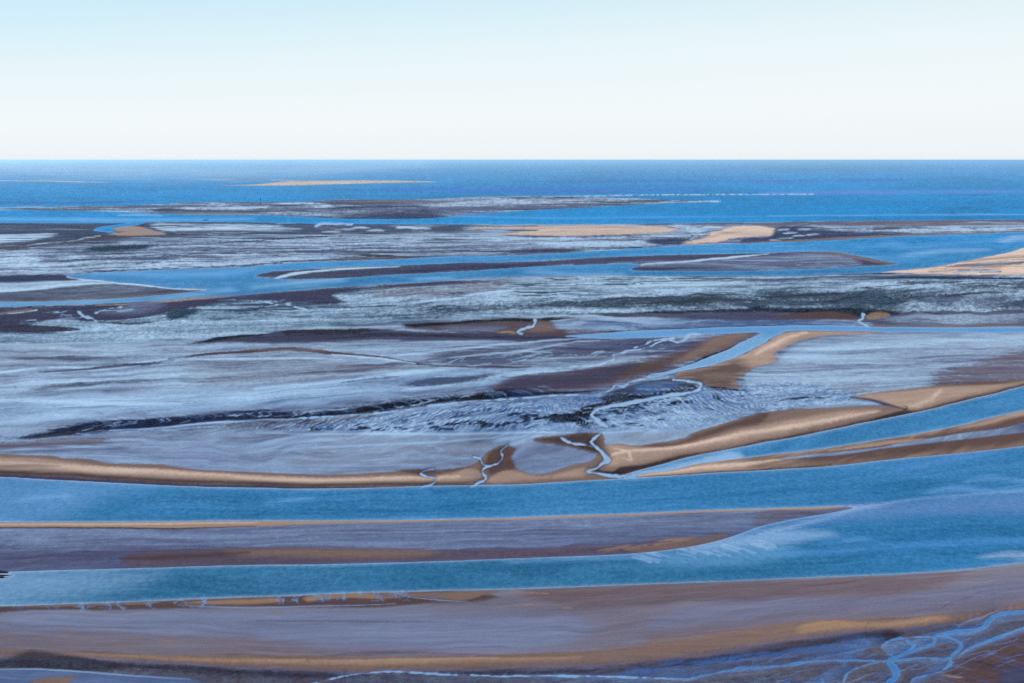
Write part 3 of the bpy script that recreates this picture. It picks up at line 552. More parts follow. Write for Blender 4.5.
# dry sand along the crest, plus the crest highlight painted into its colour
area([(-300, 452), (0, 459), (40, 460), (64, 463), (100, 468), (160, 470.5), (200, 473.5), (256, 477), (331, 479), (400, 477), (450, 475.5), (476, 470), (484, 476), (470, 481), (420, 483), (331, 484.6), (256, 484), (200, 482.5), (128, 478.5), (60, 474.5), (0, 471.5), (-300, 463)], 'sand', 0, 3, .8, h=.5)
streak([(-300, 456), (0, 464), (40, 466.6), (80, 470.4), (120, 472), (170, 474), (220, 477), (256, 480), (331, 481.5), (400, 479.6), (460, 478)], [3, 2.6, 2.6, 5, 5.6, 3.4, 2.8, 3, 3.4, 3, 1], 'dry_lit', 0, 3.2, .8, .95, h=.25)
streak([(0, 468), (30, 467), (60, 468.5)], 2, 'damp', .0, 2, .6, .7)
streak([(-300, 463), (0, 472.6), (64, 475.8), (128, 479), (192, 482), (256, 484.2), (320, 485.4), (400, 484.6), (470, 483.4)], [3, 3.4, 3.6, 3.6, 3.4, 3, 2.6, 2, 1], 'umber', .02, 3, .8, .8)  # wet lower edge, darkened further to paint the bank's shading
streak([(-300, 466.6), (0, 475.8), (64, 479.2), (128, 482.4), (192, 485.4), (256, 487), (320, 487.8), (380, 487.2)], [3, 2.6, 2.8, 2.6, 2.4, 2, 1.2, .4], 'mud', .1, 1.4, .8)
area([(400, 472), (420, 469.6), (445, 470.6), (470, 468), (440, 475), (415, 474.5)], 'brown', .04, 2.4, .7, .8)
area([(486, 462), (493, 451), (510, 446), (517, 450), (511, 458), (514, 468), (500, 478), (490, 474)], 'brown', .01, 3, .8, .85)
area([(492, 478), (502, 472), (514, 472), (530, 476), (550, 476.5), (570, 472), (590, 469), (590, 474), (560, 478.5), (520, 481), (488, 482)], 'sand', 0, 3, .8, .9, h=.3)
area([(530, 442), (560, 436), (592, 434), (600, 440), (598, 452), (590, 452), (578, 449), (560, 445)], 'umber', .03, 5, .5, .8)
area([(514, 456), (518, 451), (530, 447), (548, 447), (566, 449), (580, 453), (595, 458), (588, 462), (575, 464.5), (560, 470), (545, 473.6), (526, 472.8), (515, 466)], 'grey', .34, 3.4, .8, rip=.35)
streak([(570, 443), (584, 448), (596, 452)], 1, 'umber', .03, 1)
area([(606, 447), (620, 447), (640, 450), (690, 446), (740, 432), (768, 426), (800, 420), (868, 411), (880, 412), (830, 424), (768, 438), (719, 447), (680, 454), (650, 462), (625, 468), (606, 466), (612, 458)], 'sand', 0, 4, .8, h=.8)
streak([(612, 456), (640, 453), (670, 450), (700, 444.5), (735, 438), (768, 432), (808, 425.6), (843, 419), (876, 412.6)], [1, 2.4, 3, 3.4, 3.6, 3.8, 3.4, 2.4, .8], 'dry_lit', 0, 2.8, .8, .95, h=.3)  # crest highlight painted along the right part of the bank
streak([(614, 450.6), (626, 455), (631, 462), (622, 461)], [1, 2, 2, .6], 'dry_lit', 0, 1.4, .8, .8)
area([(612, 472), (640, 466), (680, 456), (719, 449.6), (768, 440), (808, 432.6), (868, 420), (905, 411), (915, 412), (868, 422), (808, 434), (768, 441.6), (719, 450.6), (687, 457), (662, 463.6), (632, 472), (612, 475)], 'umber', .02, 1.8, .8, .9)  # dark lower strip: slope shading painted over the wet edge
area([(640, 448), (674, 443), (697, 435), (724, 427), (752, 418), (768, 415), (768, 419), (730, 430), (700, 440), (660, 449)], 'brown', .01, 3.4, .8, .8)
streak([(600, 466), (596, 470), (604, 472.5), (620, 473)], 2.2, 'umber', .02, 1.6)
area([(856, 398), (903, 393), (933, 389.5), (968, 388), (1024, 383), (1324, 352), (1324, 306), (1024, 383), (958, 399), (915, 409), (900, 410), (880, 403)], 'sand', 0, 3, .8, h=.7)
streak([(905, 408.5), (918, 405), (930, 401), (936, 397), (941, 392.6)], [1, 2, 2.2, 2, 1], 'dry_lit', 0, 4, .8, .8)
streak([(848, 398.4), (868, 401), (880, 404.4), (895, 408.4), (907, 410.6)], [1, 2, 2.6, 2, 1.2], 'umber', .02, 1.6, .8, .85)
streak([(932, 386), (950, 385), (990, 384), (1024, 381)], 3, 'brown', .01, 3, .8, .7)
streak([(903, 411.5), (906, 408.6), (903, 407.6)], .9, 'black', .02, .8)
streak([(905, 413.6), (958, 401.4), (1024, 385.2), (1100, 362)], 1.6, 'brown', .01, 1.2, .8)
# ---- bar between the two right-hand channels
area(w3_bot + w1_top[12:][::-1] + [(604, 480.5)], 'sand', 0, 1.2, .8, h=.6)
area([(768, 457), (818, 451), (863, 444), (908, 437), (958, 427.4), (1024, 412), (1324, 346), (1324, 410), (1024, 446), (960, 453), (896, 459), (832, 466), (790, 468), (800, 463), (740, 467), (740, 461)], 'brown', .01, 9, .25, .9)
streak([(640, 476), (690, 470), (740, 466), (780, 461)], [1, 3, 4, 1], 'dry_lit', 0, 2.4, .8, .9)
streak([(830, 452), (870, 446.4), (905, 442.4), (930, 441)], [1, 4, 3.4, 1], 'sand', 0, 2.4, .8, .9)
streak([(960, 429), (993, 422), (1024, 414), (1100, 394)], [1, 3.6, 5, 5], 'sand', 0, 3, .8, .8)
streak([(780, 460.8), (805, 457.8), (843, 454.8), (880.5, 450), (908, 445.8), (948, 440), (993, 434.5), (1024, 430), (1324, 385)], [1, 3.2, 3.6, 2, 4, 6, 6.6, 9, 14], 'grey', .34, 1.3, .8)
streak([(640, 477.2), (704, 473), (768, 469.4), (832, 465.2)], 1, 'brown', .01, 1, .8)
# ---- bar B1
area(B1, 'grey', .26, 1.5, .8, rip=.5, h=.3)
area([(-1700, 560), (-200, 550), (0, 548), (90, 548), (180, 550), (256, 552), (300, 566), (0, 573), (-1700, 598)], (74, 66, 98), .17, 9, .5, .85)
area([(-1700, 540), (0, 532), (30, 545), (0, 560), (-1700, 570)], (72, 70, 110), .22, 8, .5, .7)
area([(-1700, 508), (0, 521.5), (256, 520.5), (384, 520), (512, 517.5), (640, 513), (768, 508), (845, 506.3), (840, 508.6), (768, 510.6), (640, 516), (512, 520.8), (384, 523.6), (300, 526.5), (256, 529), (170, 531), (100, 530), (0, 530), (-1700, 520)], 'sand', 0, 1.3, .8, h=.4)
streak([(-300, 523), (0, 525.4), (128, 525.2), (256, 524)], [2, 2, 2.4, 1], 'dry_lit', 0, 1.8, .8, .8)
streak([(256, 528), (180, 530.6), (100, 529.6), (0, 529.6), (-200, 527)], 1.2, 'umber', .02, 1)
area([(130, 556), (180, 552), (256, 551), (340, 550), (420, 552), (520, 550), (640, 545), (690, 541), (700, 544), (660, 551), (560, 557), (448, 561), (320, 564.5), (200, 566), (120, 565)], 'mauve', .06, 4, .6, .9)
area([(225, 554), (256, 552), (320, 551.6), (380, 552), (440, 554), (420, 558), (350, 559.5), (270, 558), (230, 556)], 'damp', .01, 4, .7, h=.2)
streak([(120, 560), (200, 557.6), (250, 555)], 3, 'brown', .02, 3)
area([(632, 550), (665, 544.6), (700, 539.4), (730, 535.6), (722, 540), (705, 545), (670, 550.4), (640, 553)], 'damp', .02, 3, .5, .85, h=.2, jag=1.2)
for q in range(20):
    a = rng.uniform(600, 700); b = np.interp(a, [600, 640, 700], [551, 547, 539]) + rng.uniform(-2, 2)
    streak([(a - 9, b + 1.6), (a, b), (a + 8, b - .6)], 1, 'ochre', .01, 1, .8, .6)
area([(755, 516), (800, 511), (838, 508.6), (846, 508.6), (820, 513), (790, 518), (750, 526)], 'mauve', .2, 2.4, .7, .7)
for a, b in ((4, 573), (7, 575.8), (3, 578)):
    w, d = line_sd([(a - 30, b), (a - 4, b), (a + 6, b + .3)], [2, 1.8, .5], 1.0, 12); WD[w] = np.maximum(WD[w], -d); blend(w, 1 - smooth(d, 0, 2), 'umber', .03)
# ---- lower bank
bot = [(1700, 520), (1324, 575), (1024, 612), (960, 624), (900, 632), (850, 637), (768, 649), (700, 660), (600, 669), (512, 672), (400, 672.5), (350, 674), (256, 673), (128, 666), (0, 662), (-300, 656), (-1700, 640)]
area(w2_bot + [(2800, 470)] + bot, (116, 96, 102), .22, 1.5, .8, rip=.45, h=.5)
area([(0, 618), (100, 616), (256, 614), (450, 616), (600, 628), (560, 650), (400, 652), (256, 645), (100, 634), (0, 630)], (112, 104, 130), .3, 12, .5, .85)
area([(700, 606), (850, 600), (1024, 580), (1200, 560), (1200, 590), (1024, 602), (900, 614), (760, 622), (640, 630)], (112, 102, 122), .26, 10, .5, .8)
area([(520, 590), (768, 582), (900, 577), (960, 576), (940, 590), (800, 600), (640, 606), (540, 604)], (108, 86, 86), .14, 8, .6, .85)
area([(0, 636), (150, 640), (300, 648), (330, 660), (180, 660), (0, 655), (-300, 648)], (118, 95, 94), .2, 7, .6, .8)
area([(-100, 610), (0, 608), (64, 606), (192, 601), (256, 599), (320, 596), (400, 594), (470, 593), (500, 600), (420, 607), (370, 611), (256, 610), (128, 612), (30, 612), (-100, 616)], 'brown', .06, 2.6, .7, .9)
streak([(20, 608), (60, 607), (110, 605.6), (150, 605)], 2, 'damp', .01, 1.4, jag=.8)
streak([(118, 605.6), (150, 603.6), (160, 603.4)], 3, 'damp', .01, 1.4, jag=.8)
area([(180, 605), (210, 602.2), (250, 600.8), (280, 600), (284, 603), (262, 606.5), (225, 607.4), (195, 606.6)], 'ochre', .0, 2.4, .5, .75, jag=.9)
area([(303, 600), (325, 595.6), (356, 593.4), (368, 594), (380, 597), (395, 600), (372, 601), (350, 600), (320, 602), (308, 604)], 'ochre', 0, 2, .5, .85, jag=.9)
area([(375, 596), (400, 594.6), (450, 593.4), (500, 592.6), (485, 597), (465, 603), (440, 601.5), (410, 598.6), (385, 600)], 'damp', 0, 1.6, .8, jag=.5)
for a, b, L in ((520, 595, 7), (533, 595.4, 5), (545, 595.6, 5), (528, 608, 4), (568, 611, 5), (66, 633.5, 6), (170, 645, 6), (275, 617, 6)):
    streak([(a - L, b), (a, b - .3), (a + L, b + .2)], 1.7, 'ochre', 0, 1, .8, .7, jag=.6)
streak([(395, 606.6), (345, 609), (300, 609.6), (256, 611), (200, 609), (187, 608)], .9, 'grey', .5, .9)
streak([(402, 598.5), (440, 603), (470, 605)], .9, 'grey', .5, .9)
streak([(256, 625), (330, 625), (400, 625.6), (440, 625)], 1.2, 'mud', .14, 1.4, a=.6)
# tan foot of the bank
area([(-1700, 630), (0, 654), (80, 657), (160, 660), (256, 660), (330, 661), (400, 659.6), (512, 659), (600, 655), (680, 645), (740, 634), (800, 626), (850, 624), (920, 621), (1000, 611), (1024, 604), (1324, 570), (1324, 576), (1024, 611), (960, 622), (900, 630), (850, 635), (768, 646), (700, 657),
      (600, 666), (512, 669), (400, 671), (350, 673), (256, 671), (160, 665), (80, 662), (0, 659.5)], 'damp', .01, 4, .7, .95, h=.3, jag=1)
streak([(60, 658), (130, 661), (190, 664), (256, 666), (330, 666.6), (400, 664.6), (460, 663.6), (520, 663.4), (580, 661.5)], [1, 2, 3.6, 3.8, 4, 4.4, 4, 3, 1], 'ochre', 0, 2.4, .8, .95)
streak([(256, 665), (330, 665), (400, 663), (460, 662), (500, 662)], [.6, 1.4, 2, 2, .6], 'sand', 0, 2, .8, .9)
area([(797, 634), (812, 628), (835, 625.6), (870, 627), (910, 623), (940, 620), (950, 621.5), (900, 629), (850, 632.6), (815, 636.6), (797, 637)], 'ochre', 0, 3, .7, .95, h=.2)
area([(640, 648), (690, 640), (740, 635), (768, 634), (800, 632), (800, 638), (768, 642), (700, 650), (640, 656)], 'damp', .02, 8, .5, .6)
for q in range(60):                                                 # scalloped foot
    a = rng.uniform(-40, 330); b = np.interp(a, [-40, 0, 128, 256, 330], [655, 657, 661, 666, 668]) + rng.uniform(-2.6, 2.2)
    streak([(a - 1, b - 2.4), (a + 1, b + 2)], rng.uniform(1, 2), 'ochre' if rng.rand() < .55 else 'mud', .06, 2, 1, .3)
# ---- foreground below the bank
area(bot[::-1] + [(2800, 480), (2800, 1100), (-1700, 1100)], (74, 60, 68), .2, 2.6, .8, rip=.8)
area([(240, 672.6), (350, 675), (400, 673), (512, 671.6), (640, 668), (768, 652), (850, 640), (900, 634), (900, 637), (840, 644), (768, 657), (680, 668), (600, 673), (512, 674.5), (400, 674), (350, 677), (256, 679), (128, 671), (0, 668), (0, 663), (128, 667)], (40, 32, 44), .1, 4, .8, .8)
area([(330, 700), (340, 681), (400, 675), (512, 678), (660, 681), (760, 680), (840, 690), (840, 1000), (330, 1000)], (58, 52, 74), .2, 5, .8, .8)
area([(-1700, 664), (-300, 669), (0, 671.4), (40, 671.4), (90, 674.4), (130, 678), (190, 681.6), (215, 690), (-1700, 900)], (54, 68, 112), .24, 2.4, .7, rip=.15)
area([(30, 684), (42, 680.5), (60, 679), (78, 680), (72, 682.6), (60, 690)], 'damp', .01, 1.4, .8)
streak([(-10, 671.6), (38, 671.6), (90, 674.6), (135, 678.4), (190, 681.8)], 1.1, 'grey', .7, 1)
for q in range(70):                                                 # films of water among the creeks
    a = rng.uniform(600, 1040); t = rng.uniform(0, 1); top = np.interp(a, [600, 768, 900, 1040], [672, 655, 637, 616]); b = top + t * t * (690 - top)
    L = rng.uniform(8, 30); sl = np.interp(b, [620, 690], [-.22, -.08])
    streak([(a - L, b - sl * L), (a, b + rng.uniform(-1.2, 1.2)), (a + L, b + sl * L)], rng.uniform(.8, 2.6), 'blue' if rng.rand() < .6 else 'brown', rng.uniform(.08, .4), 2, .8, .6, jag=1.4)
area([(842, 652), (856, 643), (870, 641), (866, 650), (848, 659), (842, 668)], 'blue', .3, 3, .8, .7, jag=1.4)
area([(880, 645), (900, 641), (925, 640), (925, 646), (905, 652), (888, 656)], 'blue', .34, 3, .8, .7, jag=1.2)
area([(940, 690), (950, 668), (985, 646), (1024, 634), (1300, 600), (1300, 900), (940, 900)], 'brown', .06, 6, .8, .8)
for q in range(60):
    a = rng.uniform(945, 1080); b = rng.uniform(642, 700); L = rng.uniform(8, 24)
    streak([(a - L, b - L * .3), (a, b), (a + L, b + L * .28)], rng.uniform(.8, 2), rng.choice(['grey', 'umber', 'slate']), rng.uniform(.06, .3), 1.8, .8, .5)
area([(1000, 676), (1020, 668), (1060, 662), (1060, 690), (1000, 690)], 'slate', .2, 6, .8, .7)
streak([(940, 675.6), (946, 676.6), (955, 678.6), (964, 680)], 1.6, 'ochre', .02, 1.2, .8, .8, jag=1)
print('soil', round(time.time() - T0, 1))
def rills(n, fx, fy, sl, wd0, wt, seed, L0=26, col='blue', aa=.7):
    rg = np.random.RandomState(seed)
    for q in range(n):
        x = fx(rg); y = fy(rg, x); pts = [(x, y)]; dr = rg.choice([-1, 1]); st = rg.uniform(.15, .5)
        for k in range(7):
            x += dr * rg.uniform(.4, 1) * L0 / 7; y += -dr * sl * L0 / 7 * rg.uniform(.2, 1.6) + rg.normal() * st; pts.append((x, y))
            if k == 3 and rg.rand() < .6:
                xx, yy = x, y; br_ = [(xx, yy)]
                for j in range(3): xx += dr * L0 / 9; yy += rg.normal() * .8 + (.6 if q % 2 else -.6); br_.append((xx, yy))
                streak(br_, [wd0 * .7, wd0 * .4, .1], col, wt, .9, .9, aa * .8, taper=False)
        streak(pts, [wd0 * 1.2, wd0, wd0 * .7, wd0 * .4, .1], col, wt, .9, .9, aa, taper=False)
rills(46, lambda r: r.uniform(760, 1024), lambda r, x: np.interp(x, [760, 1024], [660, 624]) + r.uniform(0, 42), .22, 1.0, .34, 5, 34)
rills(20, lambda r: r.uniform(560, 800), lambda r, x: np.interp(x, [560, 800], [674, 655]) + r.uniform(0, 14), .12, .8, .28, 6, 40)
rills(26, lambda r: r.uniform(90, 500), lambda r, x: np.interp(x, [62, 140, 256, 331, 431, 512], [431, 423, 415, 412, 401, 395]) + r.uniform(-3, 3), .12, .7, .7, 7, 14)
rills(22, lambda r: r.uniform(440, 680), lambda r, x: np.interp(x, [440, 680], [364, 345]) + r.uniform(-5, 5), .12, .8, .6, 8, 30)
rills(18, lambda r: r.uniform(590, 700), lambda r, x: np.interp(x, [590, 700], [405, 388]) + r.uniform(-3, 10), .1, .7, .75, 9, 14)
rills(16, lambda r: r.uniform(20, 300), lambda r, x: np.interp(x, [20, 300], [318, 300]) + r.uniform(-4, 6), .06, .7, .65, 10, 22)
rills(24, lambda r: r.uniform(0, 480), lambda r, x: r.uniform(605, 612) - x * .02, .0, .5, .4, 12, 10)
for pts, wdt, wt, a in FILMS: streak(pts, wdt, 'blue', wt, 5, .7, a, jag=2.2)
for w, k, bank in BANKS: blend(w, k * .4, bank[0], bank[1])
for w, k, wt in CREEKS: blend(w, k * np.where(V[w] > 606, .45, .8), 'blue', wt, .1)

# tide marks and patches everywhere
mid = smooth(V, 222, 236)
bandy = np.clip(WET * 2.4, 0, 1)
WET += bandy * (S1_ * .38 + S2_ * .22 * (1 - smooth(V, 480, 600) * .7) + S3_ * .34) * (1 - smooth(V, 500, 620) * .6)
# thin layers of drained mud between films of water
far = (1 - smooth(V, 300, 345)) * smooth(WET, .1, .2)
for q_ in (i1, spit, s2):
    w_, d_ = poly_sd(q_, .6, 6); far[w_] *= .25 + .75 * smooth(d_, -1.5, 1)
LA = fbm(U / 52 + 9, PSI / .95 + WP * 3, 301, 3, .6); LB = fbm(U / 70 + 2, PSI / .8 + WP * 3, 305, 3, .6); LC = fbm(U / 160, PSI / 6 + WP * 2, 309, 2)
k = smooth(LA + (LC - .5) * .5, .5, .7) * far * .6
blend(np.s_[:, :], k, (56, 52, 88), .12)
k = smooth(LB - (LC - .5) * .4, .54, .72) * far * .6
blend(np.s_[:, :], k * .6 * (1 - .6 * smooth(V, 276, 290)), 'grey', .75)
k = smooth(fbm(U / 90 + 4, PSI / 1.2 + WP * 3, 313, 3), .64, .72) * far * .7
blend(np.s_[:, :], k, 'umber', .04)
# long drainage threads over the wide mid flats
midf = smooth(V, 330, 350) * (1 - smooth(V, 470, 500)) * smooth(WET, .15, .3)
TH = np.abs(fbm(U / 70 + 31, PSI / 2.2 + WP * 2, 321, 3, .55) - .5); TD = np.abs(fbm(U / 110 + 11, PSI / 3.4 + WP * 2, 325, 3, .55) - .5)
blend(np.s_[:, :], (1 - smooth(TH, .004, .03)) * midf * smooth(S3_, -.12, .1) * .35, 'blue', .8)
blend(np.s_[:, :], (1 - smooth(TD, .004, .03)) * midf * smooth(-S3_, -.1, .12) * .4, 'mud', .2)
tone = 1 + (S1_ * .7 + S2_ * .4 + XN * .5) * (.5 + bandy * .5)
SOIL *= np.clip(tone, .4, 1.7)[..., None]
# mottled grain of puddles, casts and ripples at every distance
WET = np.clip(WET, 0, 1); WET *= (1.16 - .16 * smooth(V, 430, 480)) * (.3 + .7 * smooth(WET, .08, .3)); RIP = np.where((RIP > .3) & (RIP < .5), RIP * .45, RIP)
RIP = np.where((RIP > .2) & (RIP <= .3), .12, RIP)
WET += GR * (.02 + WET * (.1 + 1.0 * np.clip(RIP, 0, 1) ** 1.3))
SOIL *= np.clip(1 - GR * (.08 + .8 * np.clip(RIP, 0, 1)), .3, 1.9)[..., None]
wk = smooth(WET, .1, .25)
wk = wk * (1 - .75 * smooth(V, 425, 450))
WET += wk * (WET - .46) * .3 + wk * smooth(S3_ + S1_ * .8, 0, .3) * .1 - wk * smooth(-S3_ - S1_ * .8, 0, .3) * .1
SOIL *= (1 - .2 * wk)[..., None]
WET *= 1 - .12 * smooth(V, 325, 350)
WET = np.clip(WET, 0, .96)

#=====WATER LOOK
deep = lin((0, 102, 150)); seac = lin((0, 122, 178)); tealc = lin((6, 92, 130)); paleb = lin((112, 158, 200))
WCOL[:] = deep
k = smooth(300 - V, 0, 60)[..., None]; WCOL[:] = WCOL * (1 - k) + seac * k
kt = smooth(V, 520, 570)[..., None] * (1 - smooth(U, 650, 980))[..., None]
WCOL[:] = WCOL * (1 - kt) + tealc * kt
CALM[:] = .09 - .08 * smooth(250 - V, 0, 24)
def tint(pts, c, calm, soft, ax=.5, a=1., line=None, jag=0.):
    w, d = (line_sd(pts, line, ax, max(soft * 1.5, 3) + jag * 2) if line is not None else poly_sd(pts, ax, soft * 1.5 + 3 + jag * 2))
    if jag: d = d + (S2_[w] * 1.6 + S1_[w]) * jag
    d = d + S2_[w] * soft * .8 + GR[w] * soft * .3
    q = (1 - smooth(d, -soft * .8, soft * .8)) * a
    if c is not None: WCOL[w] += (lin(c) - WCOL[w]) * q[..., None]
    CALM[w] += (calm - CALM[w]) * q
CALM += (S1_ * .07 + S2_ * .05 + S3_ * .09) * (1 - .75 * smooth(235 - V, 0, 10))
WCOL *= (1 + S3_ * .5 + S1_ * .25 + S2_ * .2 + GR * .3)[..., None]; CALM += GR * .05
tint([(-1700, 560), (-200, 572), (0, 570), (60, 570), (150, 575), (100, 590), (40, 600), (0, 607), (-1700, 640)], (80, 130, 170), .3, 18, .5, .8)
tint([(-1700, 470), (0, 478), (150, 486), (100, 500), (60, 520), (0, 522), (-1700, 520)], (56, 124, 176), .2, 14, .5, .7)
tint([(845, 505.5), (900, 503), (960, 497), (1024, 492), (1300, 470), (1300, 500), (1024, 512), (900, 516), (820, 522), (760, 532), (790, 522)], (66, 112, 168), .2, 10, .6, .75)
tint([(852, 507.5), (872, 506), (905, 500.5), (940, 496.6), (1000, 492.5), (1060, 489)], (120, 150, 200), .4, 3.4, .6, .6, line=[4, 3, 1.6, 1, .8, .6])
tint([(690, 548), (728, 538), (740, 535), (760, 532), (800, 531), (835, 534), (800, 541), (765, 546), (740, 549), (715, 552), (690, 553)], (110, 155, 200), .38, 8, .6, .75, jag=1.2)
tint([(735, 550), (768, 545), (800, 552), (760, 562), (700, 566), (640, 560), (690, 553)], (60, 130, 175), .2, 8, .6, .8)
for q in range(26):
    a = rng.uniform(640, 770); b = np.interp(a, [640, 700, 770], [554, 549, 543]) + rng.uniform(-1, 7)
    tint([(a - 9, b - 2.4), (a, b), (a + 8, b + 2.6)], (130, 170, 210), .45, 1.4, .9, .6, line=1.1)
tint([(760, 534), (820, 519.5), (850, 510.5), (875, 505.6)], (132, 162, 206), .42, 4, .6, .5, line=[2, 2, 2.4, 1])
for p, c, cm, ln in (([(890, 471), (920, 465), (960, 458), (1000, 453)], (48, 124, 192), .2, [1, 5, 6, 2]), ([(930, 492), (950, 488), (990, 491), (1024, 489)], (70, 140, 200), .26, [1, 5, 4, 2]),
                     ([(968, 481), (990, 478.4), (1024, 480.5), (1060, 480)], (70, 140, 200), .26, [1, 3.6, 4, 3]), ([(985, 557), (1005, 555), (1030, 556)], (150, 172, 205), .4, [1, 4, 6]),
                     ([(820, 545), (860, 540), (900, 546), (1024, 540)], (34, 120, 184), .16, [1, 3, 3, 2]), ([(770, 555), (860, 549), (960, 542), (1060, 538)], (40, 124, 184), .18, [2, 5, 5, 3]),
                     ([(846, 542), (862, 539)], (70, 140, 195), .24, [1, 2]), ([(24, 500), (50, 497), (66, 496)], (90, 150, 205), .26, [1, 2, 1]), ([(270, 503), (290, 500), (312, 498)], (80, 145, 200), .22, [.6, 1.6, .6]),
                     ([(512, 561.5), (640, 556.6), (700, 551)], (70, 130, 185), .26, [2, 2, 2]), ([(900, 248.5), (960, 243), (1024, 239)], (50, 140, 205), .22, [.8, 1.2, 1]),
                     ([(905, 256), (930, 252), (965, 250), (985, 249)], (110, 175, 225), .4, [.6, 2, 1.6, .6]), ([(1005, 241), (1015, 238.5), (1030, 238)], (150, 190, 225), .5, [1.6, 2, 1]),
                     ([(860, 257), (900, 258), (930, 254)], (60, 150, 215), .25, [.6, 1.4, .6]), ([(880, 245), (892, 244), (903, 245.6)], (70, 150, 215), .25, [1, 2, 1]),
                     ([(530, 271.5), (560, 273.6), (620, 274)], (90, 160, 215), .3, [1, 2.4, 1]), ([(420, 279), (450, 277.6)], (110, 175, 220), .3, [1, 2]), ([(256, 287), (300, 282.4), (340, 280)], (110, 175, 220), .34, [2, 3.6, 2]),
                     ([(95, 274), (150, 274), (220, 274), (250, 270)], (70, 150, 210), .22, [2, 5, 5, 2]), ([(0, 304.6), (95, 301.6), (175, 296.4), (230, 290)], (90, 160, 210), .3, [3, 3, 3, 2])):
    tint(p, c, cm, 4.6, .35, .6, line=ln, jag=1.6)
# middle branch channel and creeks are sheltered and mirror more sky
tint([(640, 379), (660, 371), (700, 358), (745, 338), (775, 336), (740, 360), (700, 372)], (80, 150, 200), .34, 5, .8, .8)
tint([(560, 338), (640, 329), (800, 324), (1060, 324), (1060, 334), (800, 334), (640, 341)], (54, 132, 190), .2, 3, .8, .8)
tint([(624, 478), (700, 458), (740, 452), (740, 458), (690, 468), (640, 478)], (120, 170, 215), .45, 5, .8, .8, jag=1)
# the sea: pale haze tinted into the far left, shoal water and breakers
for p, c, cm, ln, sf in (([(-1700, 164), (-300, 165), (0, 168), (200, 172), (320, 170), (420, 164)], (70, 146, 200), .42, [14, 14, 14, 12, 8, 2], 14), ([(-300, 201.5), (0, 203), (60, 203), (150, 201)], (10, 70, 150), .06, [2, 1.6, 1.2, .8], 1.4),  # first entry paints horizon haze into the water colour
                         ([(-300, 210), (-40, 209), (40, 208)], (120, 160, 205), .4, [3, 3, 2], 2), ([(-300, 219), (0, 219), (120, 220), (250, 219)], (60, 150, 210), .2, [3, 3, 3, 2], 3),
                         ([(120, 215.5), (140, 215), (160, 215.6)], (80, 160, 215), .3, [1, 1.4, 1], 1.4), ([(380, 189.5), (512, 190), (700, 190)], (4, 84, 180), .08, [2, 4, 2], 4),
                         ([(768, 193), (860, 192.4), (1024, 191.6), (1200, 191)], (52, 120, 196), .16, [3, 4, 3, 2], 4), ([(768, 216), (900, 215), (1024, 214.4), (1200, 214)], (60, 150, 215), .26, [.6, 1, 1, 1], 1.4),
                         ([(512, 181.5), (700, 181), (900, 180)], (4, 80, 176), .06, [1, 1.4, 1], 2), ([(450, 216), (560, 218), (660, 217), (760, 216.4)], (40, 140, 210), .18, [1, 1.4, 1, .6], 2)):
    tint(p, c, cm, sf, .3, .8, line=ln)
for p, ln in (([(480, 197.6), (512, 196.8), (562, 196.6), (637, 195), (700, 194.6), (768, 194.4), (813, 194.2)], .7), ([(600, 200.8), (672, 201.6), (720, 201.4)], 1.1)):
    w, d = line_sd(p, ln, .7, 4, .4)
    q = (1 - smooth(d, -.2, .7)) * smooth(vn(U[w] / 2.2, V[w] * 2, 88), .25, .6)
    WCOL[w] += (lin((214, 222, 232)) - WCOL[w]) * q[..., None] * .55
# pale shallow rim along every shore
rim = np.exp(-np.clip(-WD, 0, 50) / 1.1) * (.3 + .7 * smooth(V, 280, 420)) * smooth(V, 195, 240) * .5 * (1 - .8 * smooth(V, 606, 612))
WCOL += (lin((146, 178, 214)) - WCOL) * rim[..., None]; CALM += (.5 - CALM) * rim
cr = np.zeros((NR, NC))
for w, k, wt in CREEKS: cr[w] = np.maximum(cr[w], k * (wt + .1))
br = smooth(V, 606, 612) * smooth(U, 640, 700)
cr *= (1 - br * .72)
WCOL += (lin((128, 170, 214)) - WCOL) * (cr * .8)[..., None]; CALM += (.55 - CALM) * cr * .8
                       # the braided creek is deeper, so bluer
WCOL += (lin((34, 104, 178)) - WCOL) * (br * .75 * smooth(-WD, 0, .9))[..., None]; CALM += (.14 - CALM) * br * .7 * smooth(-WD, 0, .9)
WCOL = np.clip(WCOL, .003, .9); CALM = np.clip(CALM, .02, .8)

# ------------------------------------------------------------------ relief
for q in range(2):
    HGT = sum(np.roll(HGT, k, 0) for k in range(-3, 4)) / 7; HGT = sum(np.roll(HGT, k, 1) for k in range(-5, 6)) / 11
Z = np.where(WD > 0, .16 * (1 - np.exp(-WD / 2.0)) + .9 * (1 - np.exp(-np.clip(WD - .5, 0, 34) / 14)), -.5 * (1 - np.exp(WD / 2.0)))
Z += np.where(WD > 0, HGT * 1.4 * (1 - np.exp(-WD / 5)), 0)
Z += np.where(WD > 0, (fbm(X / 45, Y / 30, 91, 5) - .5) * .30 * (1 - np.exp(-WD / 4)), 0)
print('relief', round(time.time() - T0, 1))

# ------------------------------------------------------------------ materials
def mat(name):
    m = bpy.data.materials.new(name); m.use_nodes = True
    nt = m.node_tree; nt.nodes.clear(); return m, nt
def nd(nt, kind, **kw):
    n = nt.nodes.new(kind)
    for k, v in kw.items():
        if k in n.inputs: n.inputs[k].default_value = v
        else: setattr(n, k, v)
    return n
def mth(nt, op, a, b=None, clamp=False):
    n = nt.nodes.new('ShaderNodeMath'); n.operation = op; n.use_clamp = clamp
    for i, x in enumerate((a, b)):
        if x is None: continue
        if isinstance(x, (int, float)): n.inputs[i].default_value = x
        else: nt.links.new(x, n.inputs[i])
    return n.outputs[0]

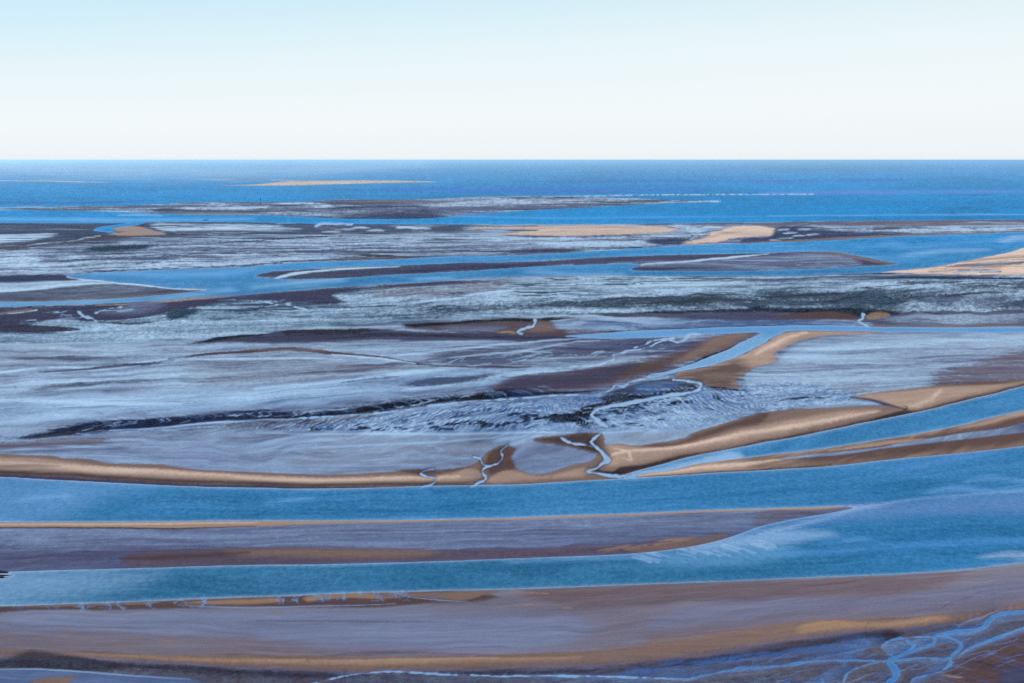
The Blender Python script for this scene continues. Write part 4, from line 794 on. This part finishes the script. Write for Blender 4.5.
def soil_material():
    m, nt = mat('tidal_soil'); L = nt.links.new
    geo = nd(nt, 'ShaderNodeNewGeometry')
    soil = nd(nt, 'ShaderNodeAttribute', attribute_name='soil'); wet = nd(nt, 'ShaderNodeAttribute', attribute_name='wetness'); rip = nd(nt, 'ShaderNodeAttribute', attribute_name='ripple')
    fine = nd(nt, 'ShaderNodeTexNoise', Scale=.55, Detail=3.0, Roughness=.7); L(geo.outputs['Position'], fine.inputs['Vector'])
    mp = nd(nt, 'ShaderNodeMapping'); mp.inputs['Scale'].default_value = (.16, .07, .1); mp.inputs['Rotation'].default_value = (0, 0, .25); L(geo.outputs['Position'], mp.inputs['Vector'])
    med = nd(nt, 'ShaderNodeTexNoise', Scale=1.0, Detail=5.0, Roughness=.75, Distortion=.6); L(mp.outputs[0], med.inputs['Vector'])
    f0 = mth(nt, 'SUBTRACT', fine.outputs['Fac'], .5); m0 = mth(nt, 'SUBTRACT', med.outputs['Fac'], .5)
    both = mth(nt, 'ADD', mth(nt, 'MULTIPLY', f0, 1.5), mth(nt, 'MULTIPLY', m0, 2.4))
    amt = mth(nt, 'ADD', mth(nt, 'MULTIPLY', rip.outputs['Fac'], .9), .07)
    var = mth(nt, 'MULTIPLY', both, amt)
    w1 = mth(nt, 'MULTIPLY', wet.outputs['Fac'], mth(nt, 'ADD', var, 1.0))
    w2 = mth(nt, 'ADD', w1, mth(nt, 'MULTIPLY', mth(nt, 'MULTIPLY', var, rip.outputs['Fac']), .16), clamp=True)
    tone = mth(nt, 'ADD', mth(nt, 'MULTIPLY', mth(nt, 'MULTIPLY', both, -.35), mth(nt, 'ADD', rip.outputs['Fac'], .15)), 1.0)
    vm = nd(nt, 'ShaderNodeVectorMath', operation='SCALE'); L(soil.outputs['Color'], vm.inputs[0]); L(tone, vm.inputs['Scale'])
    bmp = nd(nt, 'ShaderNodeBump', Strength=.4, Distance=.4); L(mth(nt, 'MULTIPLY', both, mth(nt, 'ADD', rip.outputs['Fac'], .12)), bmp.inputs['Height'])
    dif = nd(nt, 'ShaderNodeBsdfDiffuse', Roughness=.6); L(vm.outputs[0], dif.inputs['Color']); L(bmp.outputs[0], dif.inputs['Normal'])
    glo = nd(nt, 'ShaderNodeBsdfGlossy', Roughness=.25); glo.inputs['Color'].default_value = (.79, .88, 1, 1); L(bmp.outputs[0], glo.inputs['Normal'])
    mx = nd(nt, 'ShaderNodeMixShader'); L(w2, mx.inputs[0]); L(dif.outputs[0], mx.inputs[1]); L(glo.outputs[0], mx.inputs[2])
    out = nd(nt, 'ShaderNodeOutputMaterial'); L(mx.outputs[0], out.inputs['Surface'])
    return m

def water_material():
    m, nt = mat('tidal_water'); L = nt.links.new
    geo = nd(nt, 'ShaderNodeNewGeometry')
    col = nd(nt, 'ShaderNodeAttribute', attribute_name='water_colour'); calm = nd(nt, 'ShaderNodeAttribute', attribute_name='calm')
    mp = nd(nt, 'ShaderNodeMapping'); mp.inputs['Scale'].default_value = (.35, .16, .3); mp.inputs['Rotation'].default_value = (0, 0, .12); L(geo.outputs['Position'], mp.inputs['Vector'])
    n1 = nd(nt, 'ShaderNodeTexNoise', Scale=1.0, Detail=5.0, Roughness=.7); L(mp.outputs[0], n1.inputs['Vector'])
    mp2 = nd(nt, 'ShaderNodeMapping'); mp2.inputs['Scale'].default_value = (.014, .012, .01); L(geo.outputs['Position'], mp2.inputs['Vector'])
    n2 = nd(nt, 'ShaderNodeTexNoise', Scale=1.0, Detail=4.0, Roughness=.6); L(mp2.outputs[0], n2.inputs['Vector'])
    v = mth(nt, 'ADD', mth(nt, 'MULTIPLY', mth(nt, 'SUBTRACT', n1.outputs['Fac'], .5), 2.2), mth(nt, 'MULTIPLY', mth(nt, 'SUBTRACT', n2.outputs['Fac'], .5), 1.1))
    dt = nd(nt, 'ShaderNodeVectorMath', operation='DOT_PRODUCT'); L(geo.outputs['Incoming'], dt.inputs[0]); L(geo.outputs['Normal'], dt.inputs[1])
    fr = mth(nt, 'MULTIPLY', mth(nt, 'POWER', mth(nt, 'SUBTRACT', 1.0, mth(nt, 'ABSOLUTE', dt.outputs['Value']), clamp=True), 120.0), .4)
    fac = mth(nt, 'ADD', mth(nt, 'MULTIPLY', calm.outputs['Fac'], mth(nt, 'ADD', v, 1.0)), fr, clamp=True)
    vm = nd(nt, 'ShaderNodeVectorMath', operation='SCALE'); L(col.outputs['Color'], vm.inputs[0]); L(mth(nt, 'ADD', mth(nt, 'MULTIPLY', v, .35), 1.0), vm.inputs['Scale'])
    bmp = nd(nt, 'ShaderNodeBump', Strength=.5, Distance=.5); L(n1.outputs['Fac'], bmp.inputs['Height'])
    dif = nd(nt, 'ShaderNodeBsdfDiffuse'); L(vm.outputs[0], dif.inputs['Color'])
    glo = nd(nt, 'ShaderNodeBsdfGlossy', Roughness=.22); L(bmp.outputs[0], glo.inputs['Normal'])
    mx = nd(nt, 'ShaderNodeMixShader'); L(fac, mx.inputs[0]); L(dif.outputs[0], mx.inputs[1]); L(glo.outputs[0], mx.inputs[2])
    out = nd(nt, 'ShaderNodeOutputMaterial'); L(mx.outputs[0], out.inputs['Surface'])
    return m
MS, MW = soil_material(), water_material()

# ------------------------------------------------------------------ meshes
idx = np.arange(NR * NC).reshape(NR, NC)
quads = np.stack([idx[1:, :-1], idx[1:, 1:], idx[:-1, 1:], idx[:-1, :-1]], -1)      # counter-clockwise seen from above
# surface normals of the whole relief, so banks that meet stay seamless
def grid_normals(z):
    P = np.stack([X, Y, z], -1)
    du = np.gradient(P, axis=1); dv = np.gradient(P, axis=0)
    n = np.cross(du, dv); n /= np.linalg.norm(n, axis=-1, keepdims=True) + 1e-12
    n *= np.sign(n[..., 2:3]); return n
NRM = grid_normals(Z)

def sheet(name, mask, z, m, attrs, normals=None, label=None):
    q = quads[mask]
    if len(q) == 0: return None
    used, inv = np.unique(q.ravel(), return_inverse=True)
    co = np.stack([X.ravel()[used], Y.ravel()[used], (z.ravel()[used] if isinstance(z, np.ndarray) else np.full(len(used), z))], -1)
    me = bpy.data.meshes.new(name)
    me.vertices.add(len(used)); me.vertices.foreach_set('co', co.astype(np.float32).ravel())
    me.loops.add(len(q) * 4); me.loops.foreach_set('vertex_index', inv.astype(np.int32).ravel())
    me.polygons.add(len(q)); me.polygons.foreach_set('loop_start', np.arange(0, len(q) * 4, 4, dtype=np.int32))
    me.update(calc_edges=True); me.validate()
    me.polygons.foreach_set('use_smooth', np.ones(len(q), bool))
    for an, arr in attrs.items():
        if arr.ndim == 3:
            at = me.attributes.new(an, 'FLOAT_COLOR', 'POINT')
            c = np.ones((len(used), 4), np.float32); c[:, :3] = arr.reshape(-1, 3)[used]; at.data.foreach_set('color', c.ravel())
        else:
            at = me.attributes.new(an, 'FLOAT', 'POINT'); at.data.foreach_set('value', arr.ravel()[used].astype(np.float32))
    if normals is not None: me.normals_split_custom_set_from_vertices(normals.reshape(-1, 3)[used].tolist())
    me.materials.append(m)
    o = bpy.data.objects.new(name, me); C.objects.link(o); o['kind'] = 'structure'
    if label: o['label'] = label
    return o

cell = lambda A: np.minimum(np.minimum(A[:-1, :-1], A[1:, :-1]), np.minimum(A[:-1, 1:], A[1:, 1:]))
cmax = lambda A: -cell(-A)
# which bank does a cell of ground belong to
REG = np.zeros((NR, NC), int)
def region(i, pts):
    w, d = poly_sd(pts, .8, 2, .6); REG[w] = np.where(d < 0, i, REG[w])
regs = [
    ('tidal_flat', None, None),
    ('sandbank', off(s1, 0), 'dark rippled shoal lying in the far blue sea'),
    ('sandbank', s2, 'narrow pale sandbank farthest out near the horizon'),
    ('sandbank', [(463, 227.3), (500, 226.5), (580, 225.2), (640, 225.7), (668, 227.6), (678, 230), (667, 232.5), (600, 236), (560, 236.4), (500, 234.5), (515, 232.5), (535, 230.5), (505, 229.3)], 'long oval pale sandbank beside the sea edge'),
    ('sandbank', [(684, 242.8), (697, 240), (710, 233), (720, 230), (732, 226.2), (752, 225.2), (770, 227), (776, 231), (773, 235), (737, 238), (702, 244)], 'hooked pale sandbank right of the long oval one'),
    ('sandbank', i1, 'long dark island bar between two blue channels'),
    ('sandbank', [(880, 272.4), (928, 267.8), (983, 257.5), (1024, 247.8), (1324, 213), (2800, 180), (2800, 290), (1324, 276), (1024, 276), (928, 274.5)], 'pale sandbank running out of the picture at the upper right'),
    ('sandbank', m1 + w3_top[::-1] + [(600, 480)] + w1_top[:13][::-1], 'long curved golden sandbank above the wide channel, cut by creeks'),
    ('sandbank', w3_bot + w1_top[12:][::-1] + [(604, 480.5)], 'brown sand bar between the two right channels'),
    ('sandbank', B1, 'lavender mud bar with a sandy upper edge between the two nearest channels'),
    ('sandbank', w2_bot + [(2800, 470)] + bot, 'broad mauve bank nearest the viewer'),
    ('sandbank', [(845, 332), (803, 331.4), (787, 332.5), (774, 338), (752, 351), (724, 362.5), (700, 369.5), (676, 374), (700, 381), (722, 390), (742, 388), (735, 383), (745, 376), (768, 366.5), (776, 362), (775, 356), (795, 344), (813, 338.5)], 'sand tongue curling beside the small branch channel'),
]
for i, (n, p, l) in enumerate(regs):
    if p is not None: region(i, p)
RC = REG[:-1, :-1]
landc = cmax(WD) > -1.2
gattr = dict(soil=np.clip(SOIL, .003, .8), wetness=WET, ripple=np.clip(RIP, 0, 1.2))
for i, (n, p, l) in enumerate(regs): sheet(n, landc & (RC == i), Z, MS, gattr, NRM, l)
wattr = dict(water_colour=WCOL, calm=CALM)
BC = BODY[:-1, :-1]; wetc = cell(WD) < .9
for i, n in enumerate(body_names): sheet(n, wetc & (BC == i), 0.0, MW, wattr)
print('meshes', round(time.time() - T0, 1))

#=====THINGS
def solid(name, bm, m, parent=None, smooth_=False):
    me = bpy.data.meshes.new(name); bm.to_mesh(me); bm.free(); me.materials.append(m)
    if smooth_: me.polygons.foreach_set('use_smooth', [True] * len(me.polygons))
    o = bpy.data.objects.new(name, me); C.objects.link(o); o.parent = parent; return o
def paint(name, c, rough=.6, metal=0.):
    m, nt_ = mat(name); b = nd(nt_, 'ShaderNodeBsdfPrincipled', Roughness=rough, Metallic=metal)
    n = nd(nt_, 'ShaderNodeTexNoise', Scale=1.5, Detail=4.0); r = nd(nt_, 'ShaderNodeMix', data_type='RGBA')
    cc = lin(c); r.inputs[6].default_value = (*cc * .75, 1); r.inputs[7].default_value = (*cc * 1.2, 1)
    nt_.links.new(n.outputs['Fac'], r.inputs[0]); nt_.links.new(r.outputs[2], b.inputs['Base Color'])
    o = nd(nt_, 'ShaderNodeOutputMaterial'); nt_.links.new(b.outputs[0], o.inputs['Surface']); return m
def rod(bm, a, b, r0, r1, n=10):
    from mathutils import Vector as Vc
    a, b = Vc(a), Vc(b); d = b - a; q = d.to_track_quat('Z', 'Y'); rings = []
    for p, r in ((a, r0), (b, r1)):
        rings.append([bm.verts.new(p + q @ Vc((math.cos(2 * math.pi * k / n) * r, math.sin(2 * math.pi * k / n) * r, 0))) for k in range(n)])
    for k in range(n): bm.faces.new((rings[0][k], rings[0][(k + 1) % n], rings[1][(k + 1) % n], rings[1][k]))
    bm.faces.new(rings[0][::-1]); bm.faces.new(rings[1])
def block(bm, c, s):
    r = bmesh.ops.create_cube(bm, size=1)
    for v in r['verts']: v.co.x = v.co.x * s[0] + c[0]; v.co.y = v.co.y * s[1] + c[1]; v.co.z = v.co.z * s[2] + c[2]
def thing(name, label, cat, loc, rz=0):
    o = bpy.data.objects.new(name, None); C.objects.link(o); o.location = loc; o.rotation_euler = (0, 0, rz)
    o['label'] = label; o['category'] = cat; return o
def hull_bm(Ln, B, D, dr):
    bm = bmesh.new(); secs = []
    for t in np.linspace(0, 1, 13):
        x = (t - .5) * Ln; b = B * .5 * (1 - max(0, (t - .45) / .55) ** 2.4) * (.82 + .18 * min(1, t * 5)); sheer = D * (1 + .75 * max(0, t - .35) ** 1.6)
        ring = []
        for y, z in ((-1, 1), (-.96, .35), (-.7, -.1), (0, -.3), (.7, -.1), (.96, .35), (1, 1)):
            ring.append(bm.verts.new((x + (z if z > 0 else 0) * t * t * .06 * Ln, y * max(b, .04), z * sheer if z > 0 else z * dr)))
        secs.append(ring)
    for a, b in zip(secs, secs[1:]):
        for k in range(6): bm.faces.new((a[k], a[k + 1], b[k + 1], b[k]))
        bm.faces.new((a[0], b[0], b[6], a[6]))                         # deck
    bm.faces.new(secs[0]); bm.faces.new(secs[-1][::-1])
    bmesh.ops.recalc_face_normals(bm, faces=bm.faces); return bm
dark = paint('dark_paint', (34, 36, 44)); white = paint('white_paint', (225, 225, 220)); glass = paint('glass_dark', (18, 24, 30), .15); rust = paint('tarred_timber', (44, 34, 32), .85)
def fishing_boat(px, py, Ln, rz, label, hullm, cabm):
    x, y = ground(px, py)
    t = thing('fishing_boat', label, 'boat', (x, y, 0), rz)
    solid('hull', hull_bm(Ln, Ln * .3, Ln * .11, Ln * .05), hullm, t)
    bm = bmesh.new(); block(bm, (-.14 * Ln, 0, .2 * Ln), (.22 * Ln, .17 * Ln, .18 * Ln)); block(bm, (-.14 * Ln, 0, .297 * Ln), (.26 * Ln, .2 * Ln, .012 * Ln))
    bmesh.ops.bevel(bm, geom=bm.edges[:], offset=.004 * Ln, segments=1, affect='EDGES')
    cb = solid('wheelhouse', bm, cabm, t)
    bm = bmesh.new()
    for sy in (-1, 1):
        for k in (-1, 0, 1): block(bm, (-.14 * Ln + k * .066 * Ln, sy * .0865 * Ln, .235 * Ln), (.045 * Ln, .004 * Ln, .05 * Ln))
    for k in (-1, 1): block(bm, (-.028 * Ln, k * .038 * Ln, .235 * Ln), (.004 * Ln, .06 * Ln, .05 * Ln))
    solid('window', bm, glass, cb)
    bm = bmesh.new(); rod(bm, (.05 * Ln, 0, .1 * Ln), (.05 * Ln, 0, .6 * Ln), .009 * Ln, .005 * Ln); rod(bm, (.05 * Ln, 0, .22 * Ln), (-.3 * Ln, 0, .44 * Ln), .006 * Ln, .004 * Ln)
    solid('mast', bm, dark, t)
    bm = bmesh.new()
    for sy in (-1, 1):
        bm = bmesh.new(); rod(bm, (.04 * Ln, sy * .1 * Ln, .12 * Ln), (.04 * Ln, sy * .3 * Ln, .42 * Ln), .006 * Ln, .004 * Ln); solid('boom', bm, dark, t)
    return t
fishing_boat(205.5, 220.2, 18, .25, 'small dark boat with a white wheelhouse afloat off the dark shoal', dark, white)
fishing_boat(814, 172.1, 34, .1, 'tiny white boat far out on the open sea, the one nearer the viewer', white, white)
fishing_boat(477, 166, 62, .1, 'tiny white boat on the hazy horizon, the farther one left of centre', white, white)
bx_, by_ = ground(260.5, 204.4)
t = thing('beacon', 'tall dark pole beacon with a round cage topmark standing on the far shoal', 'beacon', (bx_, by_, 0))
bm = bmesh.new(); rod(bm, (0, 0, -2), (0, 0, 22), .9, .7); solid('pole', bm, rust, t)
bm = bmesh.new()
for k in range(4):
    a = math.pi / 4 + k * math.pi / 2; rod(bm, (math.cos(a) * 5, math.sin(a) * 5, -1), (math.cos(a) * .3, math.sin(a) * .3, 10), .25, .2)
solid('stay', bm, rust, t)
bm = bmesh.new()
for k in range(6):
    a = math.pi * k / 6
    for j in range(12):
        p = [(math.cos(a) * 2.6 * math.sin(q), math.sin(a) * 2.6 * math.sin(q), 24 + 2.6 * math.cos(q)) for q in (2 * math.pi * j / 12, 2 * math.pi * (j + 1) / 12)]
        rod(bm, p[0], p[1], .7, .7, 6)
for z in (-1.3, 0, 1.3):
    r = math.sqrt(2.6 ** 2 - z * z)
    for j in range(12):
        q0, q1 = 2 * math.pi * j / 12, 2 * math.pi * (j + 1) / 12
        rod(bm, (math.cos(q0) * r, math.sin(q0) * r, 24 + z), (math.cos(q1) * r, math.sin(q1) * r, 24 + z), .7, .7, 6)
solid('topmark', bm, rust, t)

#=====AIR
sc = bpy.context.scene
SUN_EL, SUN_AZ = 40.0, -62.0                                         # azimuth from the view direction (+Y), negative = left
HAZE = 1.5e-5
wd = bpy.data.worlds.new('World'); sc.world = wd; wd.use_nodes = True
nt = wd.node_tree; bg = nt.nodes['Background']
sky = nt.nodes.new('ShaderNodeTexSky'); sky.sky_type = 'NISHITA'; sky.sun_disc = False
sky.sun_elevation = math.radians(SUN_EL); sky.sun_rotation = math.radians(SUN_AZ)
sky.altitude = 200; sky.air_density = 1.0; sky.dust_density = .6; sky.ozone_density = 2.0
# milky air towards the horizon, deeper blue away to the left
tc = nt.nodes.new('ShaderNodeTexCoord'); sep = nt.nodes.new('ShaderNodeSeparateXYZ'); nt.links.new(tc.outputs['Generated'], sep.inputs[0])
rmp = nt.nodes.new('ShaderNodeValToRGB'); nt.links.new(mth(nt, 'ADD', sep.outputs['Z'], mth(nt, 'MULTIPLY', mth(nt, 'MULTIPLY', sep.outputs['X'], -.8), sep.outputs['Z'])), rmp.inputs[0])
e = rmp.color_ramp.elements; K = 1 / .12
for pos, c in ((0, (.86, .90, .93)), (.03, (.90, .95, .96)), (.075, (.80, .92, .96)), (.125, (.62, .85, .96))):
    q = e[0] if pos == 0 else e.new(pos) if pos < .12 else e[-1]
    q.position = pos; q.color = (c[0], c[1], c[2], 1)
scl = nt.nodes.new('ShaderNodeVectorMath'); scl.operation = 'SCALE'; scl.inputs['Scale'].default_value = K; nt.links.new(rmp.outputs[0], scl.inputs[0])
mr = nt.nodes.new('ShaderNodeMapRange'); mr.inputs['From Min'].default_value = .08; mr.inputs['From Max'].default_value = .4; mr.inputs['To Min'].default_value = 0; mr.inputs['To Max'].default_value = 1
nt.links.new(sep.outputs['Z'], mr.inputs['Value'])
mxc = nt.nodes.new('ShaderNodeMix'); mxc.data_type = 'RGBA'; nt.links.new(mr.outputs[0], mxc.inputs[0]); nt.links.new(scl.outputs[0], mxc.inputs[6]); nt.links.new(sky.outputs[0], mxc.inputs[7])
nt.links.new(mxc.outputs[2], bg.inputs['Color']); bg.inputs['Strength'].default_value = .12
sl = bpy.data.lights.new('sun', 'SUN'); sl.energy = 4.3; sl.angle = math.radians(.5); sl.color = (1, .965, .92)
so = bpy.data.objects.new('sun', sl); C.objects.link(so)
from mathutils import Vector
az, el = math.radians(SUN_AZ), math.radians(SUN_EL)
sd = Vector((math.sin(az) * math.cos(el), math.cos(az) * math.cos(el), math.sin(el)))
so.rotation_euler = sd.to_track_quat('Z', 'Y').to_euler(); so.location = sd * 1000

def haze_box():
    x0, x1, y0, y1 = X.min() - 2000, X.max() + 2000, -3000, Y.max() + 2000
    bm = bmesh.new(); r = bmesh.ops.create_cube(bm, size=1)
    for v in bm.verts:
        v.co = Vector((x0 if v.co.x < 0 else x1, y0 if v.co.y < 0 else y1, -2 if v.co.z < 0 else ALT + 6))
    me = bpy.data.meshes.new('haze'); bm.to_mesh(me); bm.free()
    m, t = mat('haze_air')
    pv = nd(t, 'ShaderNodeVolumePrincipled', Density=HAZE, Anisotropy=.5); pv.inputs['Color'].default_value = (.58, .86, 1, 1)
    out = nd(t, 'ShaderNodeOutputMaterial'); t.links.new(pv.outputs[0], out.inputs['Volume'])
    me.materials.append(m); o = bpy.data.objects.new('haze', me); C.objects.link(o); o['kind'] = 'stuff'
haze_box()

cam = bpy.data.cameras.new('camera'); co_ = bpy.data.objects.new('camera', cam); C.objects.link(co_)
cam.lens = 36 * F / 1024; cam.sensor_width = 36; cam.clip_start = 1; cam.clip_end = 3e6
co_.location = (0, 0, ALT); co_.rotation_euler = (math.pi / 2 - PITCH, 0, 0)
sc.camera = co_
sc.view_settings.view_transform = 'Standard'; sc.view_settings.look = 'None'; sc.view_settings.gamma = 1; sc.view_settings.exposure = 0
sc.view_settings.use_curve_mapping = False
sc.cycles.use_denoising = False; sc.cycles.max_bounces = 4; sc.cycles.volume_bounces = 2
print('done', round(time.time() - T0, 1))
